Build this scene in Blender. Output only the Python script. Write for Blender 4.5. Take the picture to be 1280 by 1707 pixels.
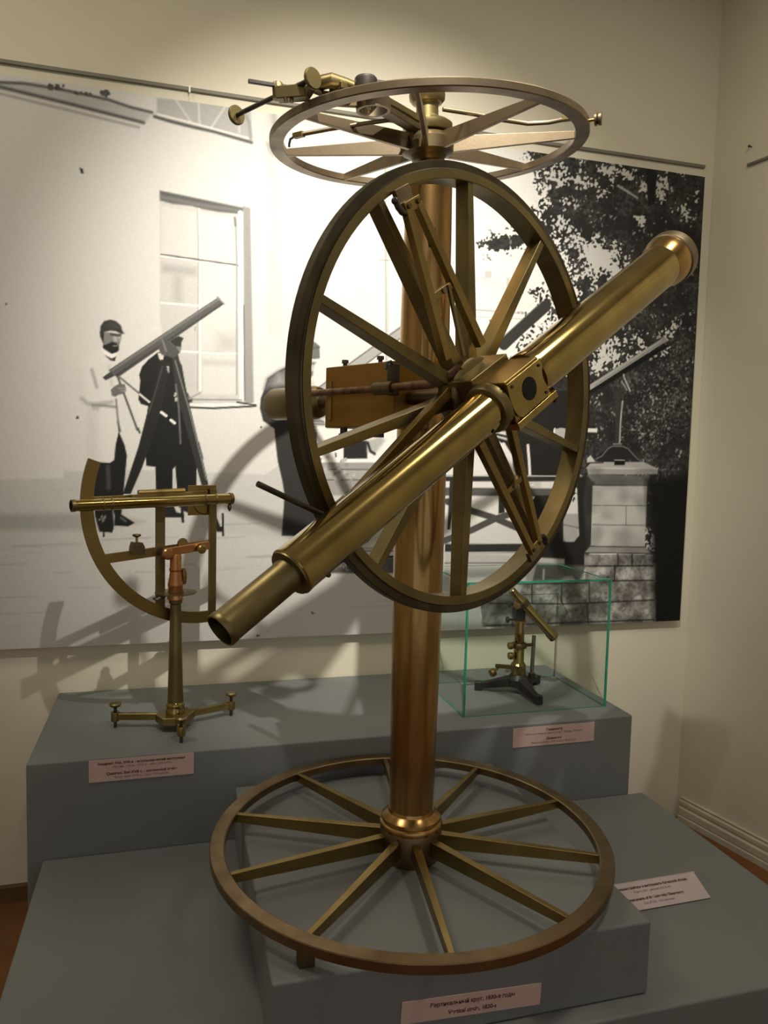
import bpy, bmesh, math, random
import numpy as np
from mathutils import Matrix, Vector

random.seed(7)
for o in list(bpy.data.objects):
    bpy.data.objects.remove(o)
S = bpy.context.scene
COL = S.collection

# ------------------------------------------------------------------ camera
IMG_W, IMG_H, F_PX = 1280.0, 1707.0, 1253.57
CAM = Vector((0, 0, 1.5))
C_R = Vector((0.96229888, -0.27085792, 0.02483655))      # right
C_D = Vector((0.00253717, -0.08236998, -0.99659859))     # down
C_F = Vector((0.27198241, 0.95908872, -0.07857733))      # forward
cam_data = bpy.data.cameras.new('camera')
cam = bpy.data.objects.new('camera', cam_data)
COL.objects.link(cam)
cam_data.sensor_fit = 'VERTICAL'
cam_data.sensor_height = 36.0
cam_data.sensor_width = 27.0
cam_data.lens = F_PX / IMG_H * 36.0
cam_data.clip_start = 0.05
mw = Matrix.Identity(4)
for i in range(3):
    mw[i][0], mw[i][1], mw[i][2], mw[i][3] = C_R[i], -C_D[i], -C_F[i], CAM[i]
cam.matrix_world = mw
S.camera = cam

# ------------------------------------------------------------------ world, lights, exposure
world = bpy.data.worlds.new('world')
S.world = world
world.use_nodes = True
bgn = world.node_tree.nodes['Background']
bgn.inputs[0].default_value = (1.0, 0.95, 0.86, 1)
bgn.inputs[1].default_value = 0.42
S.view_settings.view_transform = 'Standard'
S.view_settings.look = 'None'
S.view_settings.exposure = 0.0
S.view_settings.gamma = 1.0
S.view_settings.use_curve_mapping = False


def spot(name, loc, target, energy, angle, blend, color, size):
    L = bpy.data.lights.new(name, 'SPOT')
    L.energy = energy
    L.spot_size = math.radians(angle)
    L.spot_blend = blend
    L.color = color
    L.shadow_soft_size = size
    o = bpy.data.objects.new(name, L)
    COL.objects.link(o)
    o.location = loc
    o.rotation_euler = (Vector(target) - Vector(loc)).to_track_quat('-Z', 'Y').to_euler()
    return o


# a ceiling track spot lights the mural and throws the shadows, two ceiling lamps light the rest of the room
spot('spot_lamp_mural', (0.33, 0.70, 3.05), (0.68, 2.57, 1.80), 360, 66, 1.0, (1.0, 0.94, 0.82), 0.012)


def lamp(name, loc, energy, radius):
    L = bpy.data.lights.new(name, 'AREA')
    L.shape = 'DISK'
    L.size = radius * 2
    L.energy = energy
    L.color = (1.0, 0.90, 0.71)
    o = bpy.data.objects.new(name, L)
    COL.objects.link(o)
    o.location = loc
    return o


lamp('ceiling_lamp', (-0.80, 1.40, 3.27), 14, 0.30)
lamp('ceiling_lamp', (1.30, 0.95, 3.27), 15, 0.20)

# ------------------------------------------------------------------ helpers


def at(u, v, p0, n):
    """point of a plane (p0, n) that shows at pixel (u, v) of the 1280x1707 frame"""
    d = C_F + C_R * ((u - IMG_W / 2) / F_PX) + C_D * ((v - IMG_H / 2) / F_PX)
    n = Vector(n)
    t = (Vector(p0) - CAM).dot(n) / d.dot(n)
    return CAM + d * t


def frame(o, x, y, z):
    m = Matrix.Identity(4)
    for i in range(3):
        m[i][0], m[i][1], m[i][2], m[i][3] = x[i], y[i], z[i], o[i]
    return m


def axis_frame(p, d, ref=(0, 0, 1)):
    z = Vector(d).normalized()
    r = Vector(ref)
    if abs(z.dot(r)) > 0.98:
        r = Vector((1, 0, 0))
    x = r.cross(z).normalized()
    y = z.cross(x)
    return frame(Vector(p), x, y, z)


ID = Matrix.Identity(4)


class MB:
    def __init__(self):
        self.v = []
        self.f = []

    def add(self, vs, fs, M=ID):
        b = len(self.v)
        self.v += [tuple(M @ Vector(p)) for p in vs]
        self.f += [tuple(b + i for i in f) for f in fs]
        return self

    def box(self, c, s, M=ID):
        x, y, z = c
        a, b, d = s[0] / 2, s[1] / 2, s[2] / 2
        vs = [(x + i * a, y + j * b, z + k * d) for k in (-1, 1) for j in (-1, 1) for i in (-1, 1)]
        return self.add(vs, [(0, 2, 3, 1), (4, 5, 7, 6), (0, 1, 5, 4), (2, 6, 7, 3), (0, 4, 6, 2), (1, 3, 7, 5)], M)

    def lathe(self, prof, M=ID, seg=48, closed=False, a0=0.0, a1=360.0):
        full = abs(a1 - a0) >= 359.9
        n = seg if full else seg + 1
        vs, fs = [], []
        m = len(prof)
        for i in range(n):
            t = math.radians(a0 + (a1 - a0) * i / seg)
            for r, h in prof:
                vs.append((r * math.cos(t), r * math.sin(t), h))
        for i in range(seg):
            j = (i + 1) % n
            for k in range(m if closed else m - 1):
                l = (k + 1) % m
                fs.append((i * m + k, j * m + k, j * m + l, i * m + l))
        if not closed and full:
            for k in (0, m - 1):
                if prof[k][0] > 1e-6:
                    ring = [i * m + k for i in range(n)]
                    fs.append(tuple(ring if k else ring[::-1]))
        if closed and not full:
            fs.append(tuple(range(m)))
            fs.append(tuple((n - 1) * m + k for k in range(m))[::-1])
        return self.add(vs, fs, M)

    def cyl(self, p0, p1, r0, r1=None, seg=32, ref=(0, 0, 1)):
        p0, p1 = Vector(p0), Vector(p1)
        r1 = r0 if r1 is None else r1
        return self.lathe([(r0, 0), (r1, (p1 - p0).length)], axis_frame(p0, p1 - p0, ref), seg)

    def prism(self, poly, h0, h1, M=ID):
        n = len(poly)
        vs = [(x, y, h0) for x, y in poly] + [(x, y, h1) for x, y in poly]
        fs = [tuple(range(n))[::-1], tuple(range(n, 2 * n))]
        fs += [(i, (i + 1) % n, n + (i + 1) % n, n + i) for i in range(n)]
        return self.add(vs, fs, M)

    def bar(self, p0, p1, up, w0, d0, w1=None, d1=None):
        """tapered rectangular bar, w across, d along 'up'"""
        p0, p1 = Vector(p0), Vector(p1)
        w1 = w0 if w1 is None else w1
        d1 = d0 if d1 is None else d1
        z = (p1 - p0).normalized()
        y = Vector(up)
        y = (y - z * y.dot(z)).normalized()
        x = y.cross(z)
        vs = []
        for p, w, d in ((p0, w0, d0), (p1, w1, d1)):
            for i, j in ((-1, -1), (1, -1), (1, 1), (-1, 1)):
                vs.append(p + x * (i * w / 2) + y * (j * d / 2))
        return self.add(vs, [(3, 2, 1, 0), (4, 5, 6, 7), (0, 1, 5, 4), (1, 2, 6, 5), (2, 3, 7, 6), (3, 0, 4, 7)])

    def sweep(self, pts, r, seg=12):
        pts = [Vector(p) for p in pts]
        vs, fs = [], []
        x = None
        for i, p in enumerate(pts):
            a = pts[max(i - 1, 0)]
            b = pts[min(i + 1, len(pts) - 1)]
            t = (b - a).normalized()
            if x is None:
                ref = Vector((0, 0, 1)) if abs(t.z) < 0.9 else Vector((1, 0, 0))
                x = ref.cross(t).normalized()
            x = (x - t * x.dot(t)).normalized()
            y = t.cross(x)
            rr = r[i] if isinstance(r, (list, tuple)) else r
            for k in range(seg):
                q = 2 * math.pi * k / seg
                vs.append(p + (x * math.cos(q) + y * math.sin(q)) * rr)
        for i in range(len(pts) - 1):
            for k in range(seg):
                l = (k + 1) % seg
                fs.append((i * seg + k, i * seg + l, (i + 1) * seg + l, (i + 1) * seg + k))
        fs.append(tuple(range(seg))[::-1])
        fs.append(tuple((len(pts) - 1) * seg + k for k in range(seg)))
        return self.add(vs, fs)

    def ball(self, c, r, seg=20, sx=1, sy=1, sz=1):
        prof = [(max(r * math.sin(math.pi * i / 10), 0.0), -r * math.cos(math.pi * i / 10)) for i in range(11)]
        prof = [(max(p, r * 0.01), h) for p, h in prof]
        return self.lathe(prof, Matrix.Translation(Vector(c)) @ Matrix.Diagonal((sx, sy, sz, 1)), seg)

    def build(self, name, mat, parent=None, bevel=0.0, smooth=True, label=None, angle=35):
        me = bpy.data.meshes.new(name)
        me.from_pydata(self.v, [], self.f)
        bm = bmesh.new()
        bm.from_mesh(me)
        bmesh.ops.recalc_face_normals(bm, faces=bm.faces)
        bm.to_mesh(me)
        bm.free()
        ob = bpy.data.objects.new(name, me)
        COL.objects.link(ob)
        if parent is not None:
            ob.parent = parent
            if parent.type == 'EMPTY':
                ob.matrix_parent_inverse = Matrix.Translation(-parent.location)
        if mat:
            me.materials.append(mat)
        if smooth:
            me.polygons.foreach_set('use_smooth', [True] * len(me.polygons))
            me.set_sharp_from_angle(angle=math.radians(angle))
        if bevel:
            b = ob.modifiers.new('bevel', 'BEVEL')
            b.width = bevel
            b.segments = 2
            b.limit_method = 'ANGLE'
            b.angle_limit = math.radians(40)
            b.harden_normals = True
        if label:
            ob['label'] = label
        return ob


def thing(name, loc, label, cat, group=None):
    ob = bpy.data.objects.new(name, None)
    COL.objects.link(ob)
    ob.location = loc
    ob.empty_display_size = 0.05
    return tag(ob, label, cat, group)


def tag(ob, label, cat, group=None):
    ob['label'] = label
    ob['category'] = cat
    if group:
        ob['group'] = group
    return ob


def struct(ob):
    ob['kind'] = 'structure'
    return ob


# ------------------------------------------------------------------ materials
def new_mat(name):
    m = bpy.data.materials.new(name)
    m.use_nodes = True
    nt = m.node_tree
    return m, nt, nt.nodes['Principled BSDF']


def noise_mix(nt, scale, c1, c2, lo=0.35, hi=0.65, detail=6, dist=0.0, stretch=None):
    tc = nt.nodes.new('ShaderNodeTexCoord')
    nz = nt.nodes.new('ShaderNodeTexNoise')
    nz.inputs['Scale'].default_value = scale
    nz.inputs['Detail'].default_value = detail
    nz.inputs['Distortion'].default_value = dist
    src = tc.outputs['Object']
    if stretch:
        mp = nt.nodes.new('ShaderNodeMapping')
        mp.inputs['Scale'].default_value = stretch
        nt.links.new(src, mp.inputs['Vector'])
        src = mp.outputs['Vector']
    nt.links.new(src, nz.inputs['Vector'])
    rp = nt.nodes.new('ShaderNodeValToRGB')
    rp.color_ramp.elements[0].position = lo
    rp.color_ramp.elements[1].position = hi
    rp.color_ramp.elements[0].color = (*c1, 1)
    rp.color_ramp.elements[1].color = (*c2, 1)
    nt.links.new(nz.outputs['Fac'], rp.inputs['Fac'])
    return rp.outputs['Color'], nz.outputs['Fac']


def metal(name, c1, c2, rough, scale=9.0, metallic=1.0, rvar=0.12, bump=0.05, stretch=None):
    m, nt, b = new_mat(name)
    col, fac = noise_mix(nt, scale, c1, c2, stretch=stretch)
    nt.links.new(col, b.inputs['Base Color'])
    b.inputs['Metallic'].default_value = metallic
    mr = nt.nodes.new('ShaderNodeMapRange')
    mr.inputs['To Min'].default_value = rough + rvar
    mr.inputs['To Max'].default_value = max(rough - rvar, 0.05)
    nt.links.new(fac, mr.inputs['Value'])
    nt.links.new(mr.outputs['Result'], b.inputs['Roughness'])
    tc = nt.nodes.new('ShaderNodeTexCoord')
    nz = nt.nodes.new('ShaderNodeTexNoise')
    nz.inputs['Scale'].default_value = 160
    nt.links.new(tc.outputs['Object'], nz.inputs['Vector'])
    bp = nt.nodes.new('ShaderNodeBump')
    bp.inputs['Strength'].default_value = bump
    bp.inputs['Distance'].default_value = 0.002
    nt.links.new(nz.outputs['Fac'], bp.inputs['Height'])
    nt.links.new(bp.outputs['Normal'], b.inputs['Normal'])
    return m


def matte(name, c1, c2, rough, scale=6.0, bump=0.0, bscale=300, spec=0.4, lo=0.35, hi=0.65):
    m, nt, b = new_mat(name)
    col, fac = noise_mix(nt, scale, c1, c2, lo, hi)
    nt.links.new(col, b.inputs['Base Color'])
    b.inputs['Roughness'].default_value = rough
    b.inputs['Specular IOR Level'].default_value = spec
    if bump:
        tc = nt.nodes.new('ShaderNodeTexCoord')
        nz = nt.nodes.new('ShaderNodeTexNoise')
        nz.inputs['Scale'].default_value = bscale
        nt.links.new(tc.outputs['Object'], nz.inputs['Vector'])
        bp = nt.nodes.new('ShaderNodeBump')
        bp.inputs['Strength'].default_value = bump
        bp.inputs['Distance'].default_value = 0.001
        nt.links.new(nz.outputs['Fac'], bp.inputs['Height'])
        nt.links.new(bp.outputs['Normal'], b.inputs['Normal'])
    return m


M_WALL = matte('wall_plaster', (0.66, 0.62, 0.50), (0.70, 0.66, 0.54), 0.8, 1.5, 0.15, 60, 0.2)
M_CEIL = matte('ceiling_plaster', (0.72, 0.70, 0.64), (0.76, 0.74, 0.68), 0.9, 2.0)
M_GREY = matte('grey_plinth_paint', (0.165, 0.175, 0.180), (0.190, 0.200, 0.204), 0.6, 3.0, 0.25, 400, 0.35)
M_FLOOR = matte('brown_floor', (0.16, 0.065, 0.02), (0.24, 0.10, 0.03), 0.45, 5.0)
M_BASE = matte('cream_baseboard', (0.50, 0.46, 0.36), (0.62, 0.58, 0.47), 0.5, 8.0)
M_BROWNB = matte('brown_baseboard', (0.10, 0.055, 0.02), (0.14, 0.08, 0.03), 0.5, 8.0)
M_PINK = matte('pink_paper', (0.56, 0.40, 0.37), (0.60, 0.43, 0.40), 0.8, 20.0)
M_PINK2 = matte('pale_pink_paper', (0.55, 0.47, 0.47), (0.60, 0.50, 0.50), 0.8, 20.0)
M_INK = matte('dark_red_ink', (0.09, 0.03, 0.03), (0.12, 0.04, 0.04), 0.8)
M_INK2 = matte('faded_ink', (0.20, 0.10, 0.10), (0.24, 0.12, 0.12), 0.8)
M_INKB = matte('blue_ink', (0.10, 0.10, 0.17), (0.13, 0.12, 0.20), 0.8)
M_BRASS = metal('old_brass', (0.24, 0.172, 0.062), (0.34, 0.245, 0.09), 0.36)
M_TUBE = metal('polished_brass', (0.32, 0.24, 0.085), (0.42, 0.32, 0.12), 0.13, 14, rvar=0.04, bump=0.008)
M_OLIVE = metal('olive_brass', (0.17, 0.136, 0.064), (0.26, 0.208, 0.096), 0.42)
M_DARKB = metal('dark_bronze', (0.10, 0.075, 0.042), (0.17, 0.13, 0.07), 0.45)
M_LIMB = metal('graduated_limb_bronze', (0.062, 0.052, 0.036), (0.115, 0.096, 0.062), 0.45, 12)
M_BASEB = metal('brown_bronze', (0.17, 0.115, 0.065), (0.27, 0.19, 0.10), 0.42, 12)
M_PALE = metal('pale_bronze', (0.20, 0.155, 0.105), (0.29, 0.235, 0.16), 0.42, 14)
M_COPPER = metal('column_copper', (0.32, 0.185, 0.068), (0.47, 0.30, 0.12), 0.22, 7, rvar=0.08, stretch=(5, 5, 0.8))  # stretched noise: vertical colour streaks painted in for the dark reflections along the column
M_BOX = metal('box_brass', (0.26, 0.14, 0.035), (0.33, 0.19, 0.05), 0.5, 6)
M_RUST = metal('rusty_rod', (0.12, 0.06, 0.03), (0.24, 0.15, 0.09), 0.6, 40, 0.8)
M_STEEL = metal('dark_steel', (0.06, 0.055, 0.05), (0.11, 0.10, 0.09), 0.5, 20)
M_COPP2 = metal('red_copper', (0.46, 0.21, 0.09), (0.58, 0.30, 0.14), 0.3, 12)
M_BLACK = matte('black_cast_iron', (0.012, 0.012, 0.013), (0.02, 0.02, 0.02), 0.45, 10)
M_HOLE = matte('dark_inside', (0.006, 0.004, 0.003), (0.01, 0.008, 0.005), 0.9, 10)


def glass_mat():
    m = bpy.data.materials.new('clear_glass')
    m.use_nodes = True
    nt = m.node_tree
    nt.nodes.clear()
    out = nt.nodes.new('ShaderNodeOutputMaterial')
    tr = nt.nodes.new('ShaderNodeBsdfTransparent')
    tr.inputs[0].default_value = (0.955, 0.975, 0.965, 1)
    gl = nt.nodes.new('ShaderNodeBsdfGlossy')
    gl.inputs['Roughness'].default_value = 0.01
    lw = nt.nodes.new('ShaderNodeLayerWeight')
    lw.inputs['Blend'].default_value = 0.5
    pw = nt.nodes.new('ShaderNodeMath')
    pw.operation = 'POWER'
    pw.inputs[1].default_value = 4.0
    nt.links.new(lw.outputs['Facing'], pw.inputs[0])
    fr = nt.nodes.new('ShaderNodeMapRange')
    fr.inputs['To Min'].default_value = 0.025
    fr.inputs['To Max'].default_value = 0.45
    nt.links.new(pw.outputs[0], fr.inputs['Value'])
    mx = nt.nodes.new('ShaderNodeMixShader')
    nt.links.new(fr.outputs['Result'], mx.inputs[0])
    nt.links.new(tr.outputs[0], mx.inputs[1])
    nt.links.new(gl.outputs[0], mx.inputs[2])
    nt.links.new(mx.outputs[0], out.inputs[0])
    return m


M_GLASS = glass_mat()
M_GEDGE = matte('green_glass_edge', (0.02, 0.23, 0.14), (0.03, 0.30, 0.19), 0.15, 20, spec=0.6)

# ------------------------------------------------------------------ room
YW = 2.605
CEIL = 3.3
RW_A = Vector((2.054, YW, 0))                   # right wall runs from the corner towards the viewer
RW_D = Vector((0.189, -0.982, 0)).normalized()
RW_N = Vector((-RW_D.y * -1, RW_D.x, 0))
RW_N = Vector((-0.982, -0.189, 0)).normalized()  # into the room
XL = -2.4
RW_B = RW_A + RW_D * 5.0

fl = [(XL, YW), (RW_A.x, YW), (RW_B.x, RW_B.y), (XL, RW_B.y)]
struct(MB().prism(fl, -0.05, 0).build('floor', M_FLOOR, smooth=False))
struct(MB().prism(fl, CEIL, CEIL + 0.05).build('ceiling', M_CEIL, smooth=False))
struct(MB().box(((XL + RW_A.x) / 2, YW + 0.05, CEIL / 2), (RW_A.x - XL, 0.1, CEIL)).build('wall_back', M_WALL, smooth=False))
wr = frame(RW_A, RW_D, -RW_N, Vector((0, 0, 1)))
struct(MB().box((2.5, 0.05, CEIL / 2), (5.0, 0.1, CEIL), wr).build('wall_right', M_WALL, smooth=False))
struct(MB().box((XL - 0.05, (YW + RW_B.y) / 2, CEIL / 2), (0.1, YW - RW_B.y, CEIL)).build('wall_left', M_WALL, smooth=False))


def moulding(x0, x1, fr, mat, name, prof):
    b = MB()
    n = len(prof)
    vs = [(x0, y, z) for y, z in prof] + [(x1, y, z) for y, z in prof]
    fs = [(i, (i + 1) % n, n + (i + 1) % n, n + i) for i in range(n)]
    fs += [tuple(range(n))[::-1], tuple(range(n, 2 * n))]
    b.add(vs, fs, fr)
    return struct(b.build(name, mat, angle=20))


prof = [(0, 0), (-0.022, 0), (-0.022, 0.022), (-0.016, 0.026), (-0.019, 0.030), (-0.019, 0.055), (-0.011, 0.061),
        (-0.011, 0.066), (-0.015, 0.070), (-0.015, 0.084), (-0.008, 0.090), (-0.008, 0.094), (-0.012, 0.098), (0, 0.100)]
moulding(0.024, 4.9, wr, M_BASE, 'baseboard_right', prof)
moulding(XL, -0.36, frame(Vector((0, YW, 0)), Vector((1, 0, 0)), Vector((0, 1, 0)), Vector((0, 0, 1))), M_BROWNB, 'baseboard_back',
         [(0, 0), (-0.014, 0), (-0.014, 0.05), (0, 0.055)])

# ------------------------------------------------------------------ plinths
Z3, Z2, Z1 = 0.6905, 0.5865, 0.4339
Y3 = 2.0203


def plinth(name, x0, x1, y0, y1, z0, z1, label):
    o = MB().box(((x0 + x1) / 2, (y0 + y1) / 2, (z0 + z1) / 2), (x1 - x0, y1 - y0, z1 - z0)).build(name, M_GREY, bevel=0.006)
    return tag(o, label, 'plinth')


plinth('display_plinth', -0.3537, 1.4093, Y3, YW - 0.003, 0, Z3, 'tall grey plinth against the wall carrying the quadrant and glass case')
plinth('display_plinth', -0.3162, 1.4583, 1.1788, Y3 - 0.001, 0, Z1, 'wide low grey platform in front of the tall plinth')
plinth('display_plinth', 0.1677, 0.9200, 1.2215, 2.0052, Z1, Z2, 'small grey block on the low platform under the big spoked base wheel')

# ------------------------------------------------------------------ the black and white photo mural
YP = YW - 0.032
PX0, PX1, PZ0, PZ1 = -0.95, 1.992, 0.8494, 2.5995
PPM = 300
NX, NZ = int((PX1 - PX0) * PPM), int((PZ1 - PZ0) * PPM)
CV = np.full((NZ, NX), 0.87)
GX, GZ = np.meshgrid(np.arange(NX), np.arange(NZ))
PR = np.random.RandomState(3)
KS = 0.66


def cp(p):
    q = at(p[0], p[1], (0, YP, 0), (0, 1, 0))
    return ((q.x - PX0) * PPM, (q.z - PZ0) * PPM)


def crop(ox, oy, sc):
    return lambda *pts: [(ox + x / sc, oy + y / sc) for x, y in pts]


def region(pts, pad):
    xs = [p[0] for p in pts]
    ys = [p[1] for p in pts]
    x0, x1 = max(int(min(xs) - pad), 0), min(int(max(xs) + pad + 2), NX)
    y0, y1 = max(int(min(ys) - pad), 0), min(int(max(ys) + pad + 2), NZ)
    return x0, x1, y0, y1


def seg_dist(X, Y, a, b):
    dx, dy = b[0] - a[0], b[1] - a[1]
    L2 = dx * dx + dy * dy + 1e-9
    t = np.clip(((X - a[0]) * dx + (Y - a[1]) * dy) / L2, 0, 1)
    return np.hypot(X - a[0] - t * dx, Y - a[1] - t * dy)


def blend(x0, x1, y0, y1, cov, val):
    CV[y0:y1, x0:x1] = CV[y0:y1, x0:x1] * (1 - cov) + val * cov


def poly(pts, val, soft=1.2, alpha=1.0, mask=False):
    q = [cp(p) for p in pts]
    s = max(soft * KS, 0.5)
    x0, x1, y0, y1 = region(q, s)
    if x1 <= x0 or y1 <= y0:
        return None
    X, Y = GX[y0:y1, x0:x1], GZ[y0:y1, x0:x1]
    ins = np.zeros(X.shape, bool)
    d = np.full(X.shape, 1e9)
    for i in range(len(q)):
        a, b = q[i], q[(i + 1) % len(q)]
        d = np.minimum(d, seg_dist(X, Y, a, b))
        c = (a[1] > Y) != (b[1] > Y)
        with np.errstate(divide='ignore', invalid='ignore'):
            xi = (b[0] - a[0]) * (Y - a[1]) / (b[1] - a[1] + 1e-12) + a[0]
        ins ^= c & (X < xi)
    cov = np.clip(0.5 + np.where(ins, d, -d) / s, 0, 1) * alpha
    if mask:
        return x0, x1, y0, y1, cov
    blend(x0, x1, y0, y1, cov, val)


def line(pts, val, w=2.0, soft=1.2, alpha=1.0):
    q = [cp(p) for p in pts]
    s = max(soft * KS, 0.5)
    hw = w * KS / 2
    x0, x1, y0, y1 = region(q, hw + s)
    if x1 <= x0 or y1 <= y0:
        return
    X, Y = GX[y0:y1, x0:x1], GZ[y0:y1, x0:x1]
    d = np.full(X.shape, 1e9)
    for a, b in zip(q[:-1], q[1:]):
        d = np.minimum(d, seg_dist(X, Y, a, b))
    blend(x0, x1, y0, y1, np.clip(0.5 + (hw - d) / s, 0, 1) * alpha, val)


def dots(cx, cy, sx, sy, n, r0, r1, v0, v1, clip=None, alpha=1.0, ang=0.0):
    c, s = math.cos(ang), math.sin(ang)
    for _ in range(n):
        a, b = PR.normal(0, 1, 2)
        x = cx + c * a * sx - s * b * sy
        y = cy + s * a * sx + c * b * sy
        if clip and not clip(x, y):
            continue
        q = cp((x, y))
        r = PR.uniform(r0, r1) * KS
        el = PR.uniform(0.6, 1.0)
        th = PR.uniform(0, 3.14)
        x0, x1, y0, y1 = region([q], r + 1)
        if x1 <= x0 or y1 <= y0:
            continue
        X, Y = GX[y0:y1, x0:x1] - q[0], GZ[y0:y1, x0:x1] - q[1]
        d = np.hypot(X * math.cos(th) + Y * math.sin(th), (Y * math.cos(th) - X * math.sin(th)) / el)
        blend(x0, x1, y0, y1, np.clip(0.5 + (r - d) / 0.9, 0, 1) * alpha, PR.uniform(v0, v1))


# -- sky, house wall, ground
poly([(640, 240), (1200, 280), (1200, 800), (640, 780)], 0.95, 60)
poly([(-300, 800), (0, 800), (105, 798), (106, 786), (240, 784), (440, 792), (470, 772), (700, 770), (900, 780), (900, 1120), (-300, 1120)], 0.80, 3)
poly([(-300, 858), (0, 858), (150, 856), (240, 870), (150, 884), (0, 884), (-300, 884)], 0.68, 10)
poly([(330, 855), (470, 862), (560, 900), (560, 912), (330, 880)], 0.76, 10)
for _ in range(60):
    x, y = PR.uniform(-200, 640), PR.uniform(800, 1070)
    L_ = PR.uniform(20, 120)
    line([(x, y), (x + L_, y - 0.03 * L_ + PR.uniform(-2, 2))], PR.uniform(0.60, 0.76), PR.uniform(1, 2.5), 2, 0.5)
# cornice lines top left
poly([(-200, 100), (0, 138), (60, 140), (180, 166), (255, 190), (240, 206), (120, 178), (0, 150), (-200, 130)], 0.74, 6)
line([(-200, 112), (0, 147), (120, 176), (238, 206)], 0.30, 4, 4)
line([(-100, 135), (40, 141), (90, 149), (135, 158), (180, 168), (215, 180), (252, 189)], 0.34, 3.5, 3)
line([(-200, 120), (0, 158), (120, 187), (230, 214)], 0.62, 3, 4)
dots(92, 148, 10, 2, 14, 1.5, 3.5, 0.2, 0.4)
dots(176, 158, 2.5, 3, 12, 1.5, 4, 0.25, 0.4)
dots(135, 157, 8, 2, 8, 1, 3, 0.25, 0.5)
poly([(261, 165), (416, 180), (419, 236), (356, 219), (300, 205), (260, 192)], 0.70, 4)
for a, b in (((290, 165), (318, 206)), ((330, 175), (332, 212)), ((375, 178), (350, 216)), ((396, 182), (398, 222))):
    line([a, b], 0.82, 3, 2)
line([(257, 196), (280, 203), (319, 213), (356, 221), (390, 231), (418, 239)], 0.32, 4.5, 3)
line([(262, 192), (320, 207), (420, 234)], 0.93, 3, 2)
line([(405, 188), (414, 205), (417, 234)], 0.58, 4, 4)
poly([(440, 170), (466, 172), (468, 560), (446, 560)], 0.82, 12)
poly([(441, 238), (474, 242), (470, 264), (452, 262), (446, 254)], 0.68, 5)
line([(455, 185), (458, 250)], 0.66, 6, 8)
# flecks on the print
poly([(132, 281), (137, 283), (139, 291), (134, 290)], 0.15, 2)
dots(129, 697, 1.2, .6, 5, 1, 1.8, 0.2, 0.3)
dots(9, 508, .6, .6, 3, 1, 1.6, 0.4, 0.5)
dots(434, 713, .4, .4, 2, 1, 1.6, 0.3, 0.4)
dots(520, 1022, .8, .8, 3, 1, 2, 0.2, 0.3)
dots(427, 1060, 2, .6, 4, 1, 2, 0.3, 0.4)
# window
w = crop(240, 300, 4.268)
poly(w((108, 80), (750, 205), (775, 1600), (240, 1600), (108, 1000)), 0.80, 2)
poly(w((700, 190), (752, 205), (775, 1600), (712, 1590)), 0.60, 3)
poly(w((108, 82), (700, 205), (690, 248), (520, 232), (390, 208), (340, 190), (200, 175), (112, 152)), 0.33, 3)
poly(w((112, 110), (400, 170), (700, 215), (690, 240), (400, 200), (112, 140)), 0.45, 4)
poly(w((118, 190), (375, 235), (380, 560), (120, 525)), 0.84, 3)
poly(w((405, 240), (640, 270), (655, 590), (405, 570)), 0.87, 3)
poly(w((120, 560), (375, 590), (372, 890), (122, 870)), 0.80, 5)
poly(w((125, 600), (370, 630), (365, 690), (125, 660)), 0.70, 8)
poly(w((200, 670), (270, 680), (270, 880), (205, 880)), 0.72, 10)
poly(w((410, 600), (655, 630), (655, 915), (410, 890)), 0.87, 4)
poly(w((410, 900), (655, 935), (655, 1225), (400, 1220)), 0.85, 4)
poly(w((520, 1100), (655, 1110), (655, 1220), (520, 1220)), 0.76, 20)
poly(w((410, 1240), (655, 1250), (655, 1530), (410, 1530)), 0.86, 4)
poly(w((260, 1250), (370, 1255), (370, 1500), (270, 1480)), 0.78, 14)
poly(w((410, 1280), (655, 1290), (650, 1330), (410, 1320)), 0.78, 8)
line(w((385, 215), (392, 560), (395, 1500)), 0.93, 4)
line(w((378, 215), (384, 560), (378, 1500)), 0.66, 1.6)
line(w((115, 535), (400, 575), (678, 615)), 0.22, 1.8)
line(w((115, 545), (678, 625)), 0.95, 2.0)
line(w((120, 880), (380, 900)), 0.94, 3)
line(w((550, 920), (660, 930)), 0.94, 3)
line(w((240, 1225), (380, 1228)), 0.94, 3)
line(w((400, 1235), (660, 1240)), 0.94, 3)
line(w((645, 275), (655, 580), (655, 915), (655, 1530)), 0.62, 2)
line(w((640, 275), (646, 330)), 0.45, 3, 2)
line(w((680, 240), (690, 1560)), 0.95, 7)
line(w((706, 900), (712, 1570)), 0.45, 2)
line(w((300, 1565), (690, 1568)), 0.55, 2)
line(w((320, 1605), (790, 1600)), 0.93, 5)
line(w((300, 1618), (480, 1628), (790, 1612)), 0.28, 3)
line(w((660, 1585), (790, 1605)), 0.30, 3)
line(w((365, 1050), (355, 1065), (365, 1080)), 0.6, 1.5)
# man in the white coat
a = crop(120, 520, 8.536)
poly(a((330, 560), (430, 520), (560, 620), (640, 600), (690, 720), (660, 1000), (640, 1290), (650, 1640), (720, 2050), (600, 2160), (270, 2150), (240, 1700), (270, 1340), (140, 1260), (90, 1080), (100, 820), (150, 680), (230, 610)), 0.885, 4)
poly(a((250, 1340), (300, 1340), (330, 1700), (330, 2140), (270, 2150), (240, 1700)), 0.81, 18)
poly(a((95, 850), (130, 820), (150, 1150), (130, 1240), (90, 1080)), 0.84, 16)
line(a((275, 830), (305, 930), (345, 1080)), 0.66, 4, 4)
line(a((135, 1240), (200, 1300), (290, 1325), (560, 1290)), 0.70, 5, 5)
line(a((290, 1335), (450, 1340), (620, 1360)), 0.50, 3, 4)
poly(a((300, 1330), (370, 1335), (360, 1400), (300, 1380)), 0.66, 8)
line(a((620, 1250), (640, 1480), (662, 1650), (670, 1707)), 0.50, 2.5, 2)
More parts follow.
